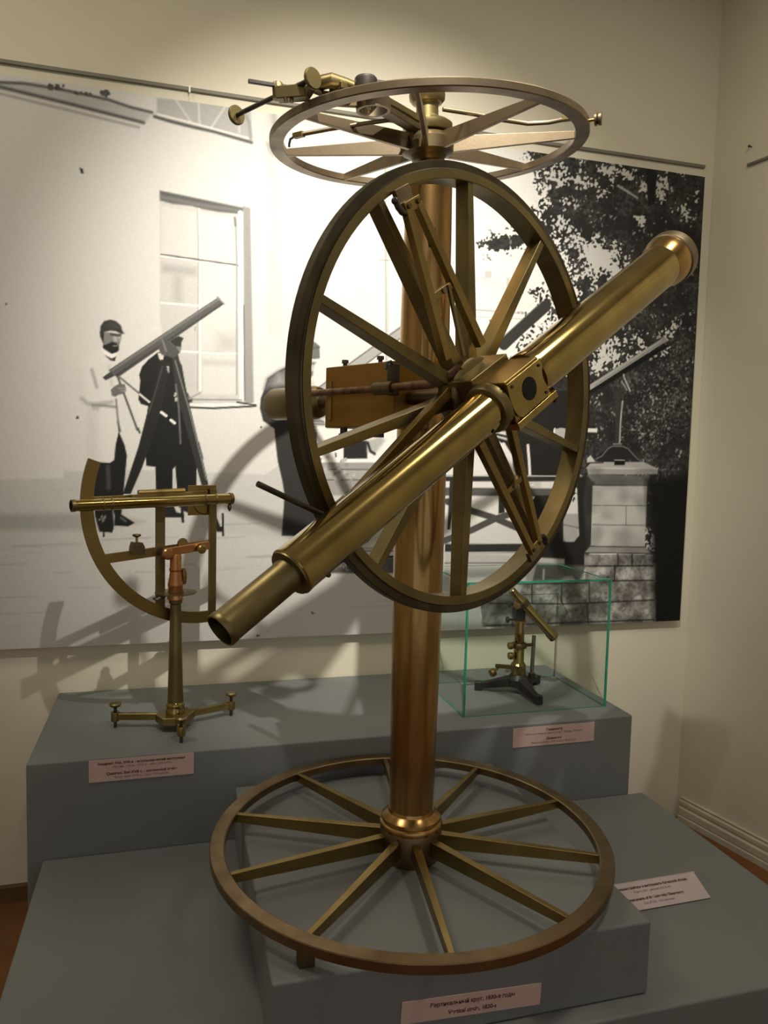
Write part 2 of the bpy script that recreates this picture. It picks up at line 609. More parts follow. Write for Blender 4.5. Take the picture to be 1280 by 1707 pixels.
poly(a((640, 1560), (670, 1640), (690, 1707), (660, 1707)), 0.3, 3)
line(a((520, 780), (560, 1040)), 0.80, 4, 5)
poly(a((390, 300), (400, 280), (460, 300), (470, 420), (450, 480), (425, 430), (395, 360)), 0.16, 2)
poly(a((450, 295), (560, 300), (700, 330), (690, 400), (660, 500), (560, 450), (480, 480), (440, 440)), 0.50, 2)
poly(a((580, 330), (625, 330), (640, 430), (590, 430)), 0.74, 4)
poly(a((640, 360), (690, 350), (670, 420)), 0.72, 3)
poly(a((530, 315), (690, 330), (680, 355), (620, 355), (540, 340)), 0.22, 2)
poly(a((435, 480), (500, 462), (570, 432), (630, 455), (658, 495), (662, 550), (625, 585), (560, 605), (480, 585), (430, 530)), 0.12, 2)
line(a((585, 490), (635, 492)), 0.5, 2, 2)
poly(a((395, 300), (400, 210), (450, 140), (540, 118), (620, 140), (690, 205), (705, 270), (738, 318), (690, 322), (620, 285), (540, 275), (440, 295)), 0.20, 2)
poly(a((440, 200), (560, 150), (660, 200), (690, 260), (560, 240)), 0.27, 6)
poly(a((415, 505), (440, 530), (560, 610), (622, 590), (622, 640), (572, 672), (470, 625), (425, 560)), 0.96, 1.5)
poly(a((460, 622), (560, 672), (618, 642), (605, 708), (540, 697), (490, 655)), 0.18, 1.5)
# trousers and shoes
b = crop(0, 680, 3.88)
poly(b((607, 352), (712, 358), (712, 540), (726, 640), (732, 780), (722, 808), (640, 802), (612, 700), (598, 560)), 0.13, 1.5)
poly(b((765, 155), (802, 240), (818, 310), (802, 480), (782, 690), (868, 745), (825, 768), (735, 762), (738, 700), (708, 560), (708, 358), (735, 340), (745, 240)), 0.12, 1.5)
line(b((695, 380), (700, 520)), 0.30, 5, 5)
dots(172, 866, 3, 4, 10, 1, 2.5, 0.3, 0.6)
line(b((666, 800), (668, 832)), 0.2, 2.5)
line(b((780, 712), (810, 735)), 0.4, 3, 3)
# second man in the dark coat behind the tripod
poly([(261, 589), (247, 600), (236, 612), (231, 626), (233, 635), (231, 655), (230, 667), (234, 674), (246, 678), (243, 700), (241, 745), (243, 777), (258, 779), (260, 846), (286, 846), (287, 783), (291, 778), (297, 846), (326, 846), (327, 760), (318, 700), (302, 610), (292, 592), (275, 585)], 0.10, 1.5)
poly([(262, 590), (274, 586), (270, 605), (264, 598)], 0.86, 1.5)
poly([(272, 845), (288, 842), (293, 854), (306, 858), (306, 863), (273, 863)], 0.14, 1.5)
poly([(297, 840), (318, 840), (318, 858), (305, 852)], 0.14, 1.5)
c = crop(200, 540, 7.1125)
poly(c((570, 205), (620, 180), (690, 150), (748, 175), (722, 220), (716, 300), (660, 330), (640, 270)), 0.18, 1.5)
poly(c((655, 270), (715, 280), (715, 325), (660, 345)), 0.5, 2)
poly(c((790, 890), (860, 858), (955, 808), (945, 830), (850, 882), (800, 912)), 0.60, 2)
line(c((760, 800), (800, 840), (810, 880)), 0.3, 2)
poly(c((795, 905), (850, 895), (850, 935), (805, 940)), 0.25, 2)
# tripod
poly([(268, 600), (284, 606), (264, 700), (236, 780), (217, 824), (204, 824), (230, 745), (252, 660)], 0.14, 1.5)
line([(270, 612), (258, 655), (247, 690)], 0.30, 1.6, 1.5)
poly([(284, 586), (296, 592), (316, 680), (346, 806), (344, 840), (334, 806), (316, 740), (292, 650)], 0.20, 1.5)
line([(291, 602), (316, 690), (343, 800)], 0.52, 1.8, 1.5)
line([(292, 642), (297, 680), (300, 740)], 0.45, 2.4, 2)
line([(330, 738), (337, 765)], 0.35, 2, 1.5)
line([(268, 688), (276, 694)], 0.95, 4, 1.2)
line([(284, 701), (290, 706)], 0.95, 4, 1.2)
dots(279, 615, 1, 4, 6, 1, 2, 0.6, 0.9)
dots(293, 660, 1.4, 5, 8, 1, 2, 0.5, 0.8)
poly([(350, 850), (356, 852), (366, 878), (372, 879), (372, 887), (360, 887)], 0.12, 1.5)
line([(370, 857), (371, 893)], 0.13, 3, 1.2)
line([(302, 846), (304, 870)], 0.13, 4, 1.2)
# its telescope
line([(195, 628), (228, 717)], 0.34, 3, 1.5)
line([(229, 715), (232, 722)], 0.3, 3, 1.5)
line([(199, 630), (234, 659)], 0.34, 2.4, 1.5)
line([(232, 658), (248, 671)], 0.93, 2.6, 1.2)
poly([(180, 618), (362, 497), (372, 508), (196, 630)], 0.34, 1.3)
line([(186, 618), (364, 499)], 0.48, 3, 3)
line([(193, 627), (370, 507)], 0.24, 2.5, 2)
poly([(170, 630), (184, 620), (191, 627), (175, 635)], 0.26, 1.3)
line([(361, 496), (373, 508)], 0.55, 2, 1.2)
poly([(262, 580), (272, 566), (284, 572), (300, 588), (288, 598), (268, 592)], 0.32, 2)
line([(270, 568), (276, 586)], 0.5, 2.5, 2)
poly(a((545, 1115), (590, 1070), (660, 1032), (745, 1035), (757, 1090), (755, 1135), (720, 1172), (655, 1185), (610, 1215), (560, 1200)), 0.42, 2)
line(a((650, 1090), (750, 1095)), 0.55, 2, 1.5)
line(a((690, 1130), (755, 1130)), 0.58, 2, 1.5)
# third man in the middle
d = crop(400, 560, 5.336)
poly(d((410, 278), (330, 318), (240, 380), (210, 480), (178, 560), (172, 650), (200, 760), (300, 830), (310, 950), (330, 1120), (370, 1290), (390, 1420), (365, 1780), (760, 1780), (700, 1500), (690, 1050), (715, 900), (640, 600), (590, 430), (480, 300)), 0.20, 2)
poly(d((410, 280), (330, 320), (235, 385), (210, 480), (420, 430), (430, 300)), 0.42, 10)
poly(d((330, 340), (370, 370), (390, 430), (300, 440)), 0.62, 14)
poly(d((585, 200), (672, 235), (650, 290), (640, 345), (612, 400), (580, 420)), 0.72, 2)
poly(d((590, 235), (668, 245), (640, 262), (590, 258)), 0.40, 3)
poly(d((585, 320), (640, 320), (640, 350), (600, 400), (585, 390)), 0.36, 4)
poly(d((560, 60), (610, 45), (660, 60), (700, 92), (704, 205), (650, 212), (560, 192)), 0.42, 1.5)
line(d((590, 120), (700, 105)), 0.30, 2, 2)
poly(d((600, 410), (650, 400), (690, 640), (640, 680)), 0.80, 4)
poly(d((600, 640), (700, 660), (705, 1040), (660, 1050)), 0.62, 6)
poly(d((600, 735), (680, 728), (742, 760), (765, 815), (745, 852), (680, 852), (640, 872), (610, 850)), 0.62, 2)
for k in range(4):
    line(d((630, 760 + 25 * k), (740, 765 + 27 * k)), 0.36, 1.5, 1.5)
poly(d((610, 855), (690, 860), (760, 850), (776, 915), (735, 935), (620, 905)), 0.16, 2)
# grey telescope behind, table with a dark box
poly([(517, 655), (583, 604), (640, 562), (700, 520), (712, 530), (650, 578), (592, 622), (525, 668)], 0.66, 1.5)
line([(520, 655), (583, 606), (690, 530)], 0.42, 1.6, 1.2)
line([(526, 664), (592, 620), (705, 536)], 0.40, 1.8, 1.2)
e = crop(500, 700, 5.69)
poly(e((150, 60), (800, 60), (900, 400), (150, 390)), 0.93, 4)
line(e((250, 75), (350, 78)), 0.5, 3, 2)
poly(e((405, 200), (630, 200), (630, 372), (405, 372)), 0.16, 1.5)
line(e((505, 70), (500, 150)), 0.3, 2.5, 1.5)
poly(e((630, 200), (760, 160), (800, 200), (700, 330), (630, 300)), 0.70, 6)
line(e((635, 220), (660, 300), (700, 325)), 0.15, 4, 2)
line(e((330, 320), (332, 350)), 0.2, 2.5)
poly(e((150, 372), (760, 372), (760, 405), (155, 408)), 0.97, 1.5)
poly(e((155, 408), (760, 408), (760, 470), (170, 472)), 0.62, 2)
poly(e((175, 480), (740, 480), (740, 570), (200, 570)), 0.66, 3)
poly(e((205, 575), (900, 575), (900, 720), (240, 720)), 0.62, 4)
line(e((170, 474), (750, 474)), 0.36, 2, 1.5)
line(e((200, 572), (740, 572)), 0.36, 2, 1.5)
dots(560, 785, 22, 10, 50, 1.5, 4, 0.5, 0.75)
poly(e((560, 880), (900, 840), (900, 1300), (480, 1300)), 0.80, 6)
poly(e((560, 1180), (900, 990), (900, 1040), (600, 1190)), 0.62, 12)
line(e((450, 1220), (900, 1218)), 0.5, 2, 2)
line(e((440, 1245), (900, 1245)), 0.4, 2, 2)
line(e((400, 1300), (900, 1300)), 0.15, 4, 1.5)
poly(e((120, 1350), (900, 1310), (900, 1455), (120, 1455)), 0.34, 3)
dots(590, 945, 40, 5, 60, 1.5, 4, 0.25, 0.5)
# rain pipe and far roofs
line([(642, 250), (643, 420), (645, 700)], 0.80, 7, 2)
line([(640, 250), (641, 420), (643, 700)], 0.62, 1.5, 1.5)
line([(630, 435), (652, 435)], 0.6, 1.5)
line([(770, 480), (800, 465), (830, 475)], 0.80, 2, 2)
for k in range(8):
    line([(795 + 8 * k, 465 + 2 * k), (840 + 8 * k, 515)], 0.86, 1.2, 1.5)
line([(760, 515), (880, 524)], 0.72, 2.5, 2)
line([(760, 527), (870, 533)], 0.80, 2, 2)
poly([(806, 452), (818, 453), (818, 465), (806, 465)], 0.80, 2)
poly([(842, 464), (848, 464), (847, 478), (842, 478)], 0.80, 2)
# ------ foliage on the right


def field(size, seed):
    """smooth random field of the canvas, values spread evenly over 0..1"""
    r = np.random.RandomState(seed).normal(0, 1, CV.shape)
    fy = np.fft.fftfreq(NZ)[:, None]
    fx = np.fft.fftfreq(NX)[None, :]
    q = np.hypot(fx, fy) * size * KS
    f = np.real(np.fft.ifft2(np.fft.fft2(r) * np.exp(-(q * 1.6) ** 2)))
    rank = np.empty(f.size)
    rank[np.argsort(f.ravel())] = np.linspace(0, 1, f.size)
    return rank.reshape(f.shape)


def gauss(dst, cx, cy, sx, sy, amp, deg=0.0):
    q = cp((cx, cy))
    t = math.radians(deg)
    X, Y = GX - q[0], GZ - q[1]
    a_, b_ = X * math.cos(t) + Y * math.sin(t), Y * math.cos(t) - X * math.sin(t)
    dst += amp * np.exp(-(a_ / (sx * KS)) ** 2 - (b_ / (sy * KS)) ** 2)


LEAF = field(3.6, 11)
CLUMP = field(15.0, 12)
MIXN = 0.62 * LEAF + 0.38 * CLUMP
rk = np.empty(MIXN.size)
rk[np.argsort(MIXN.ravel())] = np.linspace(0, 1, MIXN.size)
MIXN = rk.reshape(MIXN.shape)
TREE = [(880, 240), (960, 250), (1200, 280), (1220, 1060), (1088, 1036), (1080, 900), (1000, 860), (905, 760), (905, 690), (850, 610), (872, 580), (900, 560), (945, 515), (958, 490), (950, 465), (935, 440), (925, 405), (905, 385), (895, 352), (912, 330), (903, 300), (905, 270)]
DARK = np.zeros(CV.shape)                     # how much leaf covers the sky
m_ = poly(TREE, 0, 46, 1.0, mask=True)
DARK[m_[2]:m_[3], m_[0]:m_[1]] = m_[4]
for g_ in ((850, 403, 44, 13, 0.95, 8), (885, 384, 26, 20, 0.95), (822, 410, 26, 11, 0.75), (875, 256, 14, 9, 0.6), (900, 262, 18, 10, 0.6), (905, 310, 12, 26, 0.35),
           (812, 432, 10, 7, 0.4), (886, 425, 20, 8, 0.3), (905, 505, 26, 26, 0.6, 40), (880, 540, 20, 14, 0.5), (930, 470, 14, 24, 0.3)):
    gauss(DARK, *g_)
LIGHT = np.full(CV.shape, 0.045)               # how much sky shows between the leaves
for g_ in ((1008, 432, 38, 20, 1.05, 12), (985, 415, 22, 14, 0.5), (955, 400, 16, 14, 0.45), (1025, 455, 18, 13, 0.7), (975, 458, 20, 9, 0.45),
           (935, 374, 18, 14, 0.55), (925, 296, 20, 20, 0.55), (905, 320, 14, 18, 0.6), (942, 342, 10, 14, 0.4), (962, 302, 14, 10, 0.4),
           (1012, 283, 20, 13, 0.62), (1052, 292, 16, 11, 0.72), (1072, 314, 12, 14, 0.6), (1100, 302, 11, 18, 0.7), (1098, 327, 9, 10, 0.6),
           (1065, 368, 12, 8, 0.55), (1138, 352, 11, 10, 0.6), (1115, 345, 7, 14, 0.4), (1160, 330, 6, 26, 0.4), (1125, 284, 30, 6, 0.4), (990, 300, 60, 30, 0.10),
           (1000, 566, 18, 18, 0.8), (1010, 592, 24, 18, 0.85), (1035, 576, 11, 14, 0.6), (1068, 570, 11, 11, 0.6), (1060, 592, 12, 8, 0.6),
           (990, 612, 14, 11, 0.7), (1112, 556, 11, 12, 0.6), (1105, 588, 11, 10, 0.5), (955, 632, 12, 14, 0.5), (985, 482, 18, 10, 0.5), (1150, 525, 7, 11, 0.4), (890, 562, 20, 12, 0.6)):
    gauss(LIGHT, *g_)
LIGHT = np.clip(LIGHT, 0, 0.97)
cov = np.clip((np.clip(DARK * 1.12, 0, 1.12) - 0.02 - MIXN) * 9, 0, 1)
hole = np.clip((LIGHT - (1 - MIXN)) * 10 + 0.2, 0, 1)
tone = 0.165 + 0.17 * field(4.0, 41) * field(30.0, 42)
und = np.zeros(CV.shape)
gauss(und, 1085, 690, 60, 70, 1.0)
gauss(und, 1120, 600, 40, 60, 0.6)
tone = tone + np.clip(und, 0, 1) * np.clip(field(3.0, 21) - 0.72, 0, 1) * 1.5
tone = tone * (1 - hole) + 0.84 * hole
CV[:] = CV * (1 - cov) + tone * cov
line([(1028, 311), (1045, 321), (1060, 331)], 0.66, 4, 2)
poly([(1075, 285), (1093, 287), (1090, 340), (1078, 345)], 0.13, 3)
# dark tube, man at the right table
line([(838, 575), (862, 552), (908, 511)], 0.22, 19, 1.5)
line([(832, 567), (902, 503)], 0.5, 1.5, 1.2)
line([(820, 545), (815, 535), (822, 540)], 0.4, 3, 2)
f = crop(740, 680, 4.923)
poly(f((-120, 340), (600, 340), (600, 1180), (-120, 1180)), 0.90, 3)
poly(f((-120, 900), (620, 960), (620, 1180), (-120, 1180)), 0.84, 8)
poly(f((240, -140), (1120, -140), (1120, 20), (1060, 300), (1010, 420), (1000, 570), (590, 570), (545, 440), (480, 300), (400, 250), (250, 330), (200, 340)), 0.15, 2)
poly(f((405, 190), (500, 195), (510, 270), (410, 240)), 0.85, 3)
line(f((405, 215), (510, 240)), 0.2, 4, 1.5)
line(f((480, 300), (540, 400), (545, 540)), 0.92, 6, 2)
poly(f((890, 180), (950, 165), (1000, 175), (1035, 290), (985, 270), (950, 238), (895, 240)), 0.72, 1.5)
poly(f((1000, 168), (1250, 172), (1248, 205), (1010, 195)), 0.93, 1.5)
line(f((900, 175), (890, 235)), 0.95, 3)
line(f((680, 310), (690, 430), (697, 560)), 0.92, 5, 1.5)
line(f((679, 305), (681, 380)), 0.9, 2.5, 1.2)
poly(f((0, 555), (1000, 555), (1000, 605), (0, 605)), 0.20, 1.2)
line(f((0, 560), (1000, 562)), 0.80, 2, 1.2)
poly(f((0, 655), (1010, 665), (1010, 728), (0, 722)), 0.36, 1.5)
line(f((20, 770), (230, 850), (405, 905), (600, 990)), 0.30, 11, 1.5)
line(f((0, 1090), (230, 1000), (405, 915), (700, 820), (960, 730)), 0.32, 11, 1.5)
poly(f((440, 720), (490, 720), (490, 860), (440, 870)), 0.17, 1.5)
poly(f((40, 600), (100, 600), (75, 780), (40, 1000), (20, 1000)), 0.2, 1.5)
poly(f((0, 1120), (640, 1120), (640, 1182), (0, 1182)), 0.20, 1.2)
line(f((0, 1118), (640, 1118)), 0.45, 1.5)
poly(f((690, 800), (720, 720), (960, 720), (980, 1000), (1000, 1260), (760, 1250), (720, 1000)), 0.16, 2)
line(f((862, 775), (845, 900), (830, 950)), 0.9, 4, 1.5)
poly(f((690, 725), (740, 730), (720, 760), (690, 770)), 0.88, 2)
line(f((685, 635), (720, 637)), 0.92, 3.5, 1.2)
poly(f((970, 870), (1100, 870), (1090, 1080), (1060, 1100), (970, 1095)), 0.68, 2)
line(f((975, 960), (1095, 985)), 0.4, 1.5)
poly(f((1080, 570), (1210, 570), (1200, 1150), (1140, 1330), (930, 1330), (940, 1100), (1060, 1100), (1100, 1050)), 0.16, 2)
poly(f((0, 1185), (980, 1240), (980, 1400), (0, 1400)), 0.74, 3)
line(f((0, 1275), (600, 1272)), 0.42, 2, 1.5)
line(f((200, 1190), (600, 1188)), 0.6, 1.5)
# telescope on its pillar
g = crop(940, 540, 5.333)
poly(g((120, 600), (880, 190), (930, 200), (700, 340), (450, 500), (200, 640)), 0.10, 3)
poly(g((100, 620), (265, 515), (850, 140), (880, 170), (270, 562), (110, 660)), 0.66, 1.3)
line(g((268, 548), (865, 165)), 0.50, 1.6, 1.2)
poly(g((845, 140), (885, 103), (920, 150), (878, 178)), 0.58, 1.3)
line(g((880, 108), (915, 152)), 0.78, 2, 1.2)
line(g((520, 455), (525, 480), (578, 600)), 0.72, 3, 1.2)
line(g((502, 512), (548, 590)), 0.62, 2.5, 1.2)
poly(g((452, 600), (492, 600), (478, 1060), (445, 1060)), 0.24, 1.5)
line(g((510, 690), (492, 880), (484, 1060)), 0.70, 3, 1.2)
poly(g((405, 1095), (430, 1065), (500, 1065), (560, 1112), (640, 1190), (690, 1240), (660, 1240), (600, 1205), (480, 1215), (380, 1208), (275, 1215), (330, 1160), (380, 1110)), 0.17, 1.5)
line(g((275, 1205), (330, 1175), (380, 1112), (420, 1090), (510, 1090), (560, 1112), (630, 1190), (690, 1235)), 0.48, 2, 1.5)
line(g((430, 1070), (500, 1070)), 0.5, 3, 1.5)
poly(g((185, 1285), (235, 1230), (700, 1230), (825, 1290)), 0.70, 1.5)
poly(g((195, 1285), (825, 1288), (822, 1340), (205, 1342)), 0.60, 1.5)
line(g((195, 1287), (825, 1290)), 0.78, 1.5)
poly(g((438, 1215), (532, 1215), (532, 1258), (438, 1258)), 0.10, 1.3)
line(g((440, 1213), (530, 1213)), 0.7, 1.6)
line(g((200, 1240), (340, 1235)), 0.25, 2)
poly(g((195, 1200), (225, 1170), (270, 1225), (195, 1235)), 0.8, 1.5)
# stone pillar and masonry
h = crop(780, 640, 3.0476)
poly(h((600, 462), (920, 468), (912, 490), (905, 518), (632, 514)), 0.42, 2)
poly(h((595, 480), (640, 500), (640, 840), (600, 860), (580, 600)), 0.24, 5)
poly(h((628, 518), (905, 520), (893, 826), (618, 822)), 0.72, 1.5)
for q in (h((632, 618), (900, 620)), h((628, 716), (895, 720)), h((798, 620), (797, 716))):
    line(q, 0.42, 1.5, 1.2)
dots(950, 850, 24, 20, 60, 4, 10, 0.60, 0.72, lambda x, y: 988 < x < 1072 and 815 < y < 905, 0.35)
poly(h((618, 822), (895, 826), (930, 866), (585, 860)), 0.60, 1.5)
line(h((615, 826), (895, 830)), 0.34, 2)
line(h((590, 858), (928, 862)), 0.34, 2)
poly(h((585, 866), (934, 868), (930, 922), (585, 924)), 0.50, 1.5)
poly(h((590, 924), (975, 912), (975, 948), (945, 1000), (590, 1004)), 0.56, 1.5)
poly(h((60, 1004), (945, 1000), (948, 1200), (948, 1262), (60, 1262)), 0.44, 1.5)
ms = lambda x, y: (840 < x < 1092 and 970 < y < 1050) or (975 < x < 1092 and y > 925 and y < 1050)
dots(985, 1000, 70, 26, 260, 4, 11, 0.34, 0.66, ms, 0.5)
dots(985, 1000, 70, 30, 160, 1.5, 4, 0.22, 0.70, ms, 0.6)
for q in (h((585, 926), (940, 924)), h((590, 1002), (945, 998)), h((60, 1018), (600, 1012)), h((100, 1115), (500, 1118), (940, 1098)), h((90, 1228), (940, 1198)), h((740, 930), (738, 1000)),
          h((755, 866), (757, 922)), h((828, 866), (828, 920)), h((320, 1020), (320, 1115)), h((610, 1005), (612, 1110)), h((600, 1115), (605, 1220)), h((225, 1120), (222, 1230)), h((470, 1010), (470, 1110))):
    line(q, 0.16, 2.4, 2)
poly(h((-60, 1150), (60, 1150), (72, 1235), (210, 1240), (210, 1262), (-60, 1262)), 0.78, 2)
poly(h((250, 905), (600, 925), (560, 1000), (300, 1000)), 0.40, 6)
line(h((380, 945), (378, 990)), 0.8, 4, 1.5)
poly([(1076, 800), (1200, 780), (1200, 1060), (1090, 1060), (1084, 900)], 0.10, 22)
poly([(1090, 870), (1200, 870), (1200, 1060), (1092, 1060)], 0.10, 2)
stone = np.zeros(CV.shape)
for q_ in (h((60, 1004), (945, 1000), (948, 1262), (60, 1262)), h((585, 866), (975, 868), (945, 1010), (585, 1010))):
    m_ = poly(q_, 0, 3, 1.0, mask=True)
    sl = (slice(m_[2], m_[3]), slice(m_[0], m_[1]))
    stone[sl] = np.maximum(stone[sl], m_[4])
CV *= 1 + stone * ((field(22.0, 31) - 0.5) * 0.55 + 0.12) + stone * (field(5.0, 32) - 0.5) * 0.30
m_ = poly(h((605, 420), (955, 430), (930, 868), (590, 866)), 0, 3, 1.0, mask=True)
sl = (slice(m_[2], m_[3]), slice(m_[0], m_[1]))
CV[sl] *= 1 + m_[4] * (field(24.0, 33)[sl] - 0.5) * 0.22
CV += PR.normal(0, 0.010, CV.shape)
CV = np.clip(CV * 0.90, 0.03, 0.97)

mural = thing('photo_mural', ((PX0 + PX1) / 2, YP, PZ0), 'large black and white photo mural of men with telescopes on the wall', 'photo mural')
MB().box(((PX0 + PX1) / 2, YP + 0.005, (PZ0 + PZ1) / 2), (PX1 - PX0, 0.008, PZ1 - PZ0)).build('backing_board', matte('white_board', (0.6, 0.6, 0.58), (0.65, 0.65, 0.62), 0.8), mural, smooth=False)
me = bpy.data.meshes.new('print')
xs = np.linspace(PX0, PX1, NX)
zs = np.linspace(PZ0, PZ1, NZ)
VX, VZ = np.meshgrid(xs, zs)
co = np.stack([VX, np.full_like(VX, YP), VZ], -1).reshape(-1, 3).astype(np.float32)
idx = np.arange(NX * NZ).reshape(NZ, NX)
quad = np.stack([idx[:-1, :-1], idx[:-1, 1:], idx[1:, 1:], idx[1:, :-1]], -1).reshape(-1, 4).astype(np.int32)
nq = len(quad)
me.vertices.add(len(co))
me.vertices.foreach_set('co', co.ravel())
me.loops.add(nq * 4)
me.loops.foreach_set('vertex_index', quad.ravel())
me.polygons.add(nq)
me.polygons.foreach_set('loop_start', np.arange(0, nq * 4, 4, dtype=np.int32))
me.update(calc_edges=True)
att = me.color_attributes.new('tone', 'FLOAT_COLOR', 'POINT')
lin = CV.reshape(-1) ** 2.2
att.data.foreach_set('color', np.stack([lin, lin * 0.985, lin * 0.955, np.ones_like(lin)], -1).astype(np.float32).ravel())
pm, nt, bs = new_mat('mural_print')
ca = nt.nodes.new('ShaderNodeVertexColor')
ca.layer_name = 'tone'
nt.links.new(ca.outputs['Color'], bs.inputs['Base Color'])
bs.inputs['Roughness'].default_value = 0.55
bs.inputs['Specular IOR Level'].default_value = 0.25
me.materials.append(pm)
pr = bpy.data.objects.new('print', me)
COL.objects.link(pr)
pr.parent = mural
pr.matrix_parent_inverse = Matrix.Translation(-mural.location)

# ------------------------------------------------------------------ hanging rail on the walls, hook, nail
M_RAIL = matte('grey_rail', (0.16, 0.15, 0.12), (0.20, 0.19, 0.15), 0.6)
ZR = 2.648
rail = MB().box(((XL + 2.01) / 2, YW - 0.006, ZR), (2.01 - XL - 0.002, 0.010, 0.012)).build('hanging_rail', M_RAIL, bevel=0.002)
tag(rail, 'thin grey picture hanging rail above the photo mural', 'rail')
rr = MB().box((0.16 + 2.2, -0.006, 2.610), (4.4, 0.010, 0.010), wr).build('hanging_rail', M_RAIL, bevel=0.002)
tag(rr, 'short end of grey hanging rail on the right wall', 'rail')
hk = at(316, 150, (0, YW - 0.014, 0), (0, 1, 0))
hook = thing('rail_hook', hk, 'small white hook clipped on the hanging rail above the window picture', 'hook')
M_WHITE = matte('white_plastic', (0.75, 0.75, 0.72), (0.8, 0.8, 0.77), 0.4)
MB().box((hk.x, hk.y - 0.002, hk.z + 0.002), (0.006, 0.006, 0.022)).build('clip', M_WHITE, hook, bevel=0.001)
MB().cyl((hk.x, hk.y + 0.004, hk.z - 0.008), (hk.x, hk.y + 0.004, PZ1 - 0.002), 0.0007, seg=8).build('wire', M_WHITE, hook)
nl = at(1253, 245, RW_A, RW_N)
nail = thing('wall_nail', nl, 'small dark nail in the right wall near the corner', 'nail')
MB().cyl(nl - RW_N * 0.002, nl + RW_N * 0.014, 0.002, seg=10).build('shank', M_STEEL, nail)
MB().lathe([(0.0005, 0), (0.005, 0.0), (0.005, 0.003), (0.0005, 0.0045)], axis_frame(nl + RW_N * 0.013, RW_N), 14).build('head', M_STEEL, nail)

# ------------------------------------------------------------------ label cards


def text_mesh(body, size, mat, M, name, parent, bold=0.0):
    cu = bpy.data.curves.new('text', 'FONT')
    cu.body = body
    cu.size = size
    cu.align_x = 'CENTER'
    cu.align_y = 'CENTER'
    cu.offset = bold
    tmp = bpy.data.objects.new('text', cu)
    COL.objects.link(tmp)
    dg = bpy.context.evaluated_depsgraph_get()
    me = bpy.data.meshes.new_from_object(tmp.evaluated_get(dg))
    bpy.data.objects.remove(tmp)
    me.transform(M)
    me.materials.clear()
    me.materials.append(mat)
    ob = bpy.data.objects.new(name, me)
    COL.objects.link(ob)
    ob.parent = parent
    ob.matrix_parent_inverse = Matrix.Translation(-parent.location)
    return ob


def card(center, x, y, w, h, lines, label, mat):
    x, y = Vector(x).normalized(), Vector(y).normalized()
    n = x.cross(y)
    c = Vector(center)
    t = thing('label_card', c - y * (h / 2), label, 'label', 'pink printed exhibit labels')
    fr = frame(c, x, y, n)
    MB().box((0, 0, 0), (w, h, 0.0016), fr).build('card', mat, t, smooth=False)
    for body, dy, size, ink, bold in lines:
        text_mesh(body, size, ink, fr @ Matrix.Translation((0, dy, 0.0012)), 'print_line', t, bold)
    return t


UPV = (0, 0, 1)
card((-0.0722, Y3 - 0.0012, 0.6570), (1, 0, 0), UPV, 0.264, 0.058,
     [('Квадрант. Кон. XVIII в. - астрономический инструмент', 0.0185, 0.0084, M_INK, 0.0003),
      ('Латунь, сталь. XVIII в. - нач. XIX века', 0.0085, 0.0085, M_INK2, 0),
      ('Quadrant. End XVIII c. - astronomical device', -0.0090, 0.0098, M_INK, 0.0003),
      ('Brass, steel. XVIII c. - early XIX century', -0.0190, 0.0085, M_INK2, 0)],
     'pink label on the tall plinth below the brass quadrant', M_PINK)
card((1.1335, Y3 - 0.0012, 0.6490), (1, 0, 0), UPV, 0.277, 0.060,
     [('Гониометр', 0.0185, 0.0105, M_INK, 0.0003),
      ('Измерительный инструмент. Латунь, XIX век', 0.0080, 0.0088, M_INK2, 0),
      ('Goniometer', -0.0090, 0.0105, M_INK, 0.0003),
      ('Measuring device. XIX century. Brass, iron', -0.0195, 0.0088, M_INK2, 0)],
     'pink label on the tall plinth below the glass case', M_PINK)
card((0.5410, 1.2215 - 0.0012, 0.4845), (1, 0, -0.042), (0.042, 0, 1), 0.279, 0.0425,
     [('Вертикальный круг, 1830-е годы', 0.0075, 0.0110, M_INK, 0.0003),
      ('Vertical circle, 1830-s', -0.0100, 0.0110, M_INK, 0.0003)],
     'pink label on the front of the block under the big spoked base', M_PINK)
tc = card((1.125, 1.4895, Z1 + 0.0225), (1, 0.02, 0), (-0.015, 0.049, 0.0415), 0.275, 0.064,
          [('Угломерные приборы и инструменты Казанской обсерв.', 0.0190, 0.0078, M_INK, 0.0003),
           ('Конец XIX - начало XX века', 0.0085, 0.0078, M_INK2, 0),
           ('Instruments of the University Observatory', -0.0080, 0.0088, M_INK, 0.0003),
           ('End of XIX - XX centuries', -0.0190, 0.0078, M_INKB, 0)],
          'pale pink folded label standing on the low platform on the right', M_PINK2)
MB().box((0, 0, 0), (0.275, 0.052, 0.0016), frame(Vector((1.1235, 1.5335, Z1 + 0.0225)), Vector((1, 0.02, 0)).normalized(), Vector((0.013, -0.66, 0.75)).normalized(),
         Vector((1, 0.02, 0)).cross(Vector((0.013, -0.66, 0.75))).normalized())).build('fold', M_PINK2, tc, smooth=False)

# ------------------------------------------------------------------ vertical circle instrument
BX, BY = 0.539, 1.6054
VK = 0.975          # drawn a little large: final size of the whole instrument
ZB = 1.5 - (1.5 - Z2) / VK
VC = thing('vertical_circle', (BX, BY, ZB), 'large brass vertical circle with telescope, tall column, spoked wheels, on the front block', 'instrument')
ZV = Vector((0, 0, 1))

